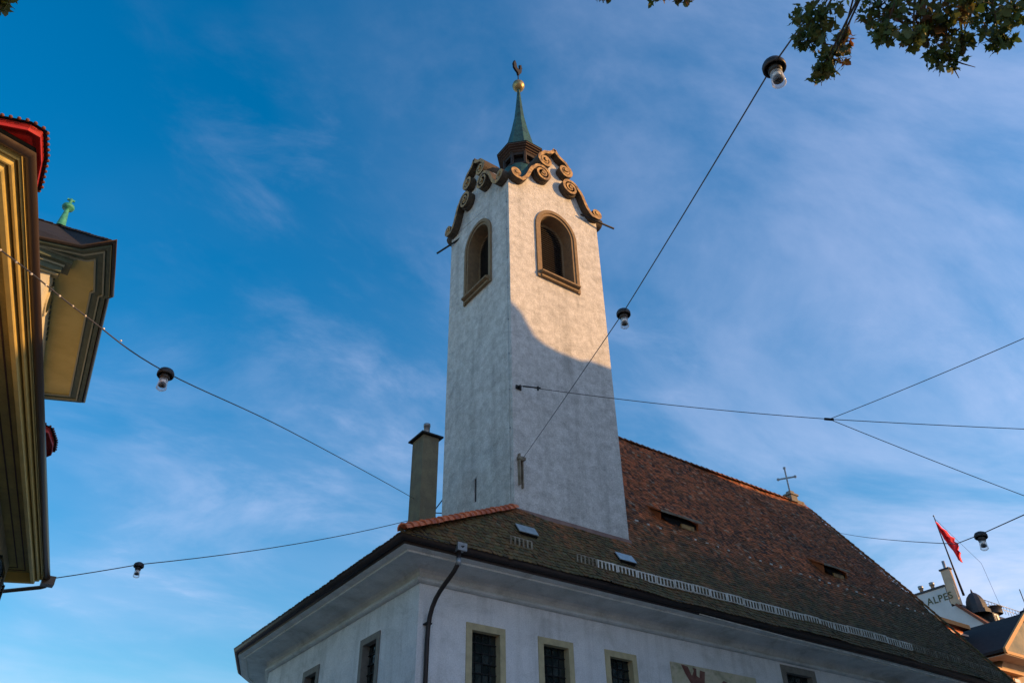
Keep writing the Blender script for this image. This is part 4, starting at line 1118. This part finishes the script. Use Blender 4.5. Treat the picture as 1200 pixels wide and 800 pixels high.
# ------------------------------------------------------------------ hanging lamps
M['lamp_cap'] = mat('lamp_cap', (0.03, 0.03, 0.032), 0.45, metal=0.4, var=(0.06, 0.055, 0.05), scale=20)
gm = bpy.data.materials.new('lamp_glass'); gm.use_nodes = True; gt = gm.node_tree; gb = gt.nodes['Principled BSDF']
gb.inputs['Base Color'].default_value = (0.75, 0.8, 0.82, 1); gb.inputs['Roughness'].default_value = 0.15
gtr = gt.nodes.new('ShaderNodeBsdfTransparent'); gmx = gt.nodes.new('ShaderNodeMixShader'); gfr = gt.nodes.new('ShaderNodeLayerWeight'); gfr.inputs[0].default_value = 0.35
gt.links.new(gfr.outputs['Facing'], gmx.inputs[0]); gt.links.new(gtr.outputs[0], gmx.inputs[1]); gt.links.new(gb.outputs[0], gmx.inputs[2]); gt.links.new(gmx.outputs[0], gt.nodes['Material Output'].inputs[0])
M['lamp_glass'] = gm
M['lamp_white'] = mat('lamp_reflector', (0.75, 0.75, 0.72), 0.35)
def make_lamp(label):
    t_ = thing('hanging_lamp', label, 'lamp', (0, 0, 0), 'lamps hung on the span wires')
    m = MB(); m.lathe([(0, .075), (.06, .07), (.11, .04), (.128, .0), (.128, -.05), (.115, -.062), (.105, -.04), (.1, .0), (.05, .03), (0, .035)], (0, 0, 0), 20); build('lamp_cap', m, 'lamp_cap', t_)
    m = MB(); m.lathe([(.0, -.02), (.07, -.02), (.078, -.06), (.072, -.13), (0, -.132)], (0, 0, 0), 16); build('lamp_neck', m, 'lamp_cap', t_)
    m = MB(); m.lathe([(.066, -.13), (.072, -.22), (.078, -.30), (.06, -.318), (.0, -.322)], (0, 0, 0), 18); build('glass_cover', m, 'lamp_glass', t_)
    m = MB(); m.lathe([(.03, -.133), (.046, -.15), (.046, -.20), (.0, -.205)], (0, 0, 0), 14); build('reflector', m, 'lamp_white', t_)
    m = MB(); m.lathe([(.0, -.215), (.058, -.215), (.058, -.25), (0, -.252)], (0, 0, 0), 14); build('louvre_ring', m, 'iron', t_)
    return t_
def place(t_, p, yaw=0, s=1.0, lean=(0, 0)):
    t_.location = p; t_.rotation_euler = (lean[0], lean[1], yaw); t_.scale = (s, s, s)
def copy_lamp(src, label):
    r = src.copy(); col.objects.link(r); r['label'] = label
    for c in list(src.children):
        d = c.copy(); col.objects.link(d); d.parent = r
    return r
l1 = make_lamp('hanging street lamp nearest the leaves at upper right'); 
LL = [(l1, A1, 1.0, (0, 0))]
for lab, p, s, ln in (('hanging street lamp just right of the tower', A2, 1.0, (0, 0)), ('hanging street lamp on the sloping wire at left', C1, 1.0, (.0, .12)),
                  ('small hanging lamp on the level wire near left house gutter', D1, 1.0, (0, 0)), ('hanging lamp beside the red flag at right edge', E1, .95, (.1, -.1))):
    LL.append((copy_lamp(l1, lab), p, s, ln))
for t_, p, s, ln in LL: place(t_, Vector(p)-Vector((0, 0, .02)), random.uniform(0, 3), s, ln)

# ------------------------------------------------------------------ tree: trunk out of view, crown hanging into the top of the picture
tree = thing('maple_tree', 'maple tree whose dark leafy twigs hang into the top of the view', 'tree', (9.4, -0.1, 0))
M['bark'] = mat('bark', (0.07, 0.055, 0.04), 0.9, var=(0.045, 0.035, 0.025), scale=8, bump=0.8, bscale=14)
lm = bpy.data.materials.new('maple_leaf'); lm.use_nodes = True
t = lm.node_tree; b = t.nodes['Principled BSDF']; b.inputs['Roughness'].default_value = .55
geo = t.nodes.new('ShaderNodeNewGeometry'); cr = t.nodes.new('ShaderNodeValToRGB'); e = cr.color_ramp.elements
e[0].color = (0.030, 0.050, 0.012, 1); e[1].color = (0.20, 0.075, 0.018, 1)
for p_, c in ((.35, (0.06, 0.10, 0.018)), (.7, (0.10, 0.11, 0.02)), (.9, (0.14, 0.075, 0.018))): q = e.new(p_); q.color = (*c, 1)
mth = t.nodes.new('ShaderNodeMath'); mth.operation = 'MULTIPLY_ADD'; mth.inputs[1].default_value = .55
nz = t.nodes.new('ShaderNodeTexNoise'); nz.inputs['Scale'].default_value = 1.6; t.links.new(geo.outputs['Position'], nz.inputs['Vector'])
mr = t.nodes.new('ShaderNodeMapRange'); mr.inputs['From Min'].default_value = .42; mr.inputs['From Max'].default_value = .68; mr.inputs['To Max'].default_value = .6; t.links.new(nz.outputs[0], mr.inputs[0])
e[0].color = (0.045, 0.085, 0.016, 1)
t.links.new(geo.outputs['Random Per Island'], mth.inputs[0]); t.links.new(mr.outputs[0], mth.inputs[2]); t.links.new(mth.outputs[0], cr.inputs[0]); t.links.new(cr.outputs[0], b.inputs['Base Color'])
tr = t.nodes.new('ShaderNodeBsdfTranslucent'); t.links.new(cr.outputs[0], tr.inputs[0]); ms = t.nodes.new('ShaderNodeMixShader'); ms.inputs[0].default_value = .38
t.links.new(b.outputs[0], ms.inputs[1]); t.links.new(tr.outputs[0], ms.inputs[2]); t.links.new(ms.outputs[0], t.nodes['Material Output'].inputs[0])
M['leaf'] = lm
trunk = MB()
base = Vector((9.4, -0.1, 0))
trunk.tube([base, base+Vector((0, 0, .4)), base+Vector((.05, -.05, 2.5)), base+Vector((0, -.05, 5.0)), base+Vector((-.2, -.2, 7.4)), Vector((8.7, -0.7, 9.4))], [.42, .30, .26, .24, .20, .16], 12)
limb_ends = [Vector((5.9, .2, 10.6)), Vector((4.3, .9, 11.2)), Vector((1.6, 2.2, 11.6)), Vector((8.4, -3.0, 11.2)), Vector((5.6, -4.8, 11.5)), Vector((3.0, -2.0, 12.0))]
for le in limb_ends:
    s0 = Vector((8.7, -0.7, 9.3)); mid = s0.lerp(le, .5)+Vector((0, 0, .7))
    trunk.tube([s0, mid, le], [.14, .09, .05], 8)
build('trunk', trunk, 'bark', tree)
LOBES = []
for i, (an, rr) in enumerate([(-90, .10), (-62, .32), (-30, .62), (-8, .42), (14, .88), (38, .50), (62, .72), (90, 1.0)]):
    LOBES.append((an, rr))
outline = [(rr*math.cos(R(an)), rr*math.sin(R(an))) for an, rr in LOBES]
outline += [(-x_, y_) for x_, y_ in reversed(outline[1:-1])]
leaves = MB(); twigs = MB()
def leaf(c, size):
    dn = Vector((random.gauss(0, .5), random.gauss(0, .5), -1+random.gauss(0, .35))).normalized()
    a = Vector((random.gauss(0, 1), random.gauss(0, 1), random.gauss(0, .6))).normalized()
    u = dn.cross(a).normalized(); w_ = dn.cross(u).normalized()*1.0
    droop = random.uniform(.1, .45)
    vs = [tuple(Vector(c))]
    for x_, y_ in outline:
        vs.append(tuple(Vector(c)+(u*x_*1.0+dn*y_)*size+w_*(-droop*(x_*x_+.5*y_*y_))*size))
    k_ = len(outline)
    leaves.add(vs, [(0, 1+i, 1+(i+1) % k_) for i in range(k_)])
def cluster(c, r, n, hang=True):
    c = Vector(c)
    for _ in range(n):
        d_ = Vector((random.gauss(0, 1), random.gauss(0, 1), random.gauss(0, 1))).normalized()*(random.random()**.45)*r
        leaf(c+d_, random.uniform(.050, .088))
CL = [(5.11,1.97,8.76,0.25),(5.40,2.24,8.96,0.16),(5.74,2.24,8.89,0.19),(5.90,2.12,9.25,0.12),(5.63,2.35,8.71,0.12),(5.81,1.66,9.11,0.24),(5.61,1.65,8.52,0.12),(5.91,1.42,8.74,0.27),(6.12,1.35,8.69,0.20),(5.76,1.49,8.38,0.12),(6.15,1.43,8.31,0.17),(6.30,1.28,8.48,0.11),(6.62,1.05,8.92,0.26),(6.50,1.05,8.44,0.14),(6.22,0.78,8.34,0.19),(3.71,3.36,9.70,0.08),(4.16,3.02,9.70,0.12),(4.47,2.93,9.86,0.11),(-1.26,5.93,8.48,0.12),(6.01,1.02,8.58,0.20)]
anchors = [Vector((5.9, .2, 10.6)), Vector((4.3, .9, 11.2)), Vector((1.6, 2.2, 11.6))]
for x_, y_, z_, r_ in CL:
    c = Vector((x_, y_, z_))
    cluster(c, r_, int(24+1500*r_*r_))
    a = min(anchors, key=lambda q: (q-c).length)
    mid = a.lerp(c, .55)+Vector((random.uniform(-.15, .15), random.uniform(-.15, .15), .25))
    twigs.tube([a, mid, c], [.03, .018, .007], 5)
    for q in range(5):      # leafy side shoots higher up the same twig
        cc = a.lerp(mid, .3+.7*q/4) if q < 3 else mid.lerp(c, (q-2)*.28)
        cc = cc+Vector((random.gauss(0, .12), random.gauss(0, .12), random.uniform(.0, .2)))
        if cc.z > c.z+.62:
            cluster(cc, random.uniform(.22, .42), 46)
            twigs.tube([a.lerp(mid, .3+.1*q), cc], [.012, .005], 4)
    for _ in range(4):
        d_ = Vector((random.gauss(0, 1), random.gauss(0, 1), random.gauss(0, 1)-.3)).normalized()*r_
        twigs.tube([c, c+d_*.6, c+d_*1.1], [.006, .004, .003], 4)
for p_, q_ in (((5.40, 2.24, 8.96), (5.58, 2.05, 8.75)), ((6.15, 1.43, 8.31), (6.39, 1.31, 8.20)), ((6.15, 1.43, 8.31), (6.30, 1.45, 8.12))):
    twigs.tube([p_, Vector(p_).lerp(Vector(q_), .5)+Vector((.03, 0, 0)), q_], [.010, .007, .003], 5)
for _ in range(46):      # the rest of the crown, above and behind the view
    a = random.choice(limb_ends)
    c = a+Vector((random.gauss(0, .9), random.gauss(0, .9), random.uniform(.3, 1.8)))
    cluster(c, random.uniform(.35, .6), 60)
    twigs.tube([a, a.lerp(c, .5)+Vector((0, 0, .1)), c], [.03, .02, .008], 5)
crown = build('crown', leaves, 'leaf', tree, fix=False)
build('branches', twigs, 'bark', tree, fix=False)
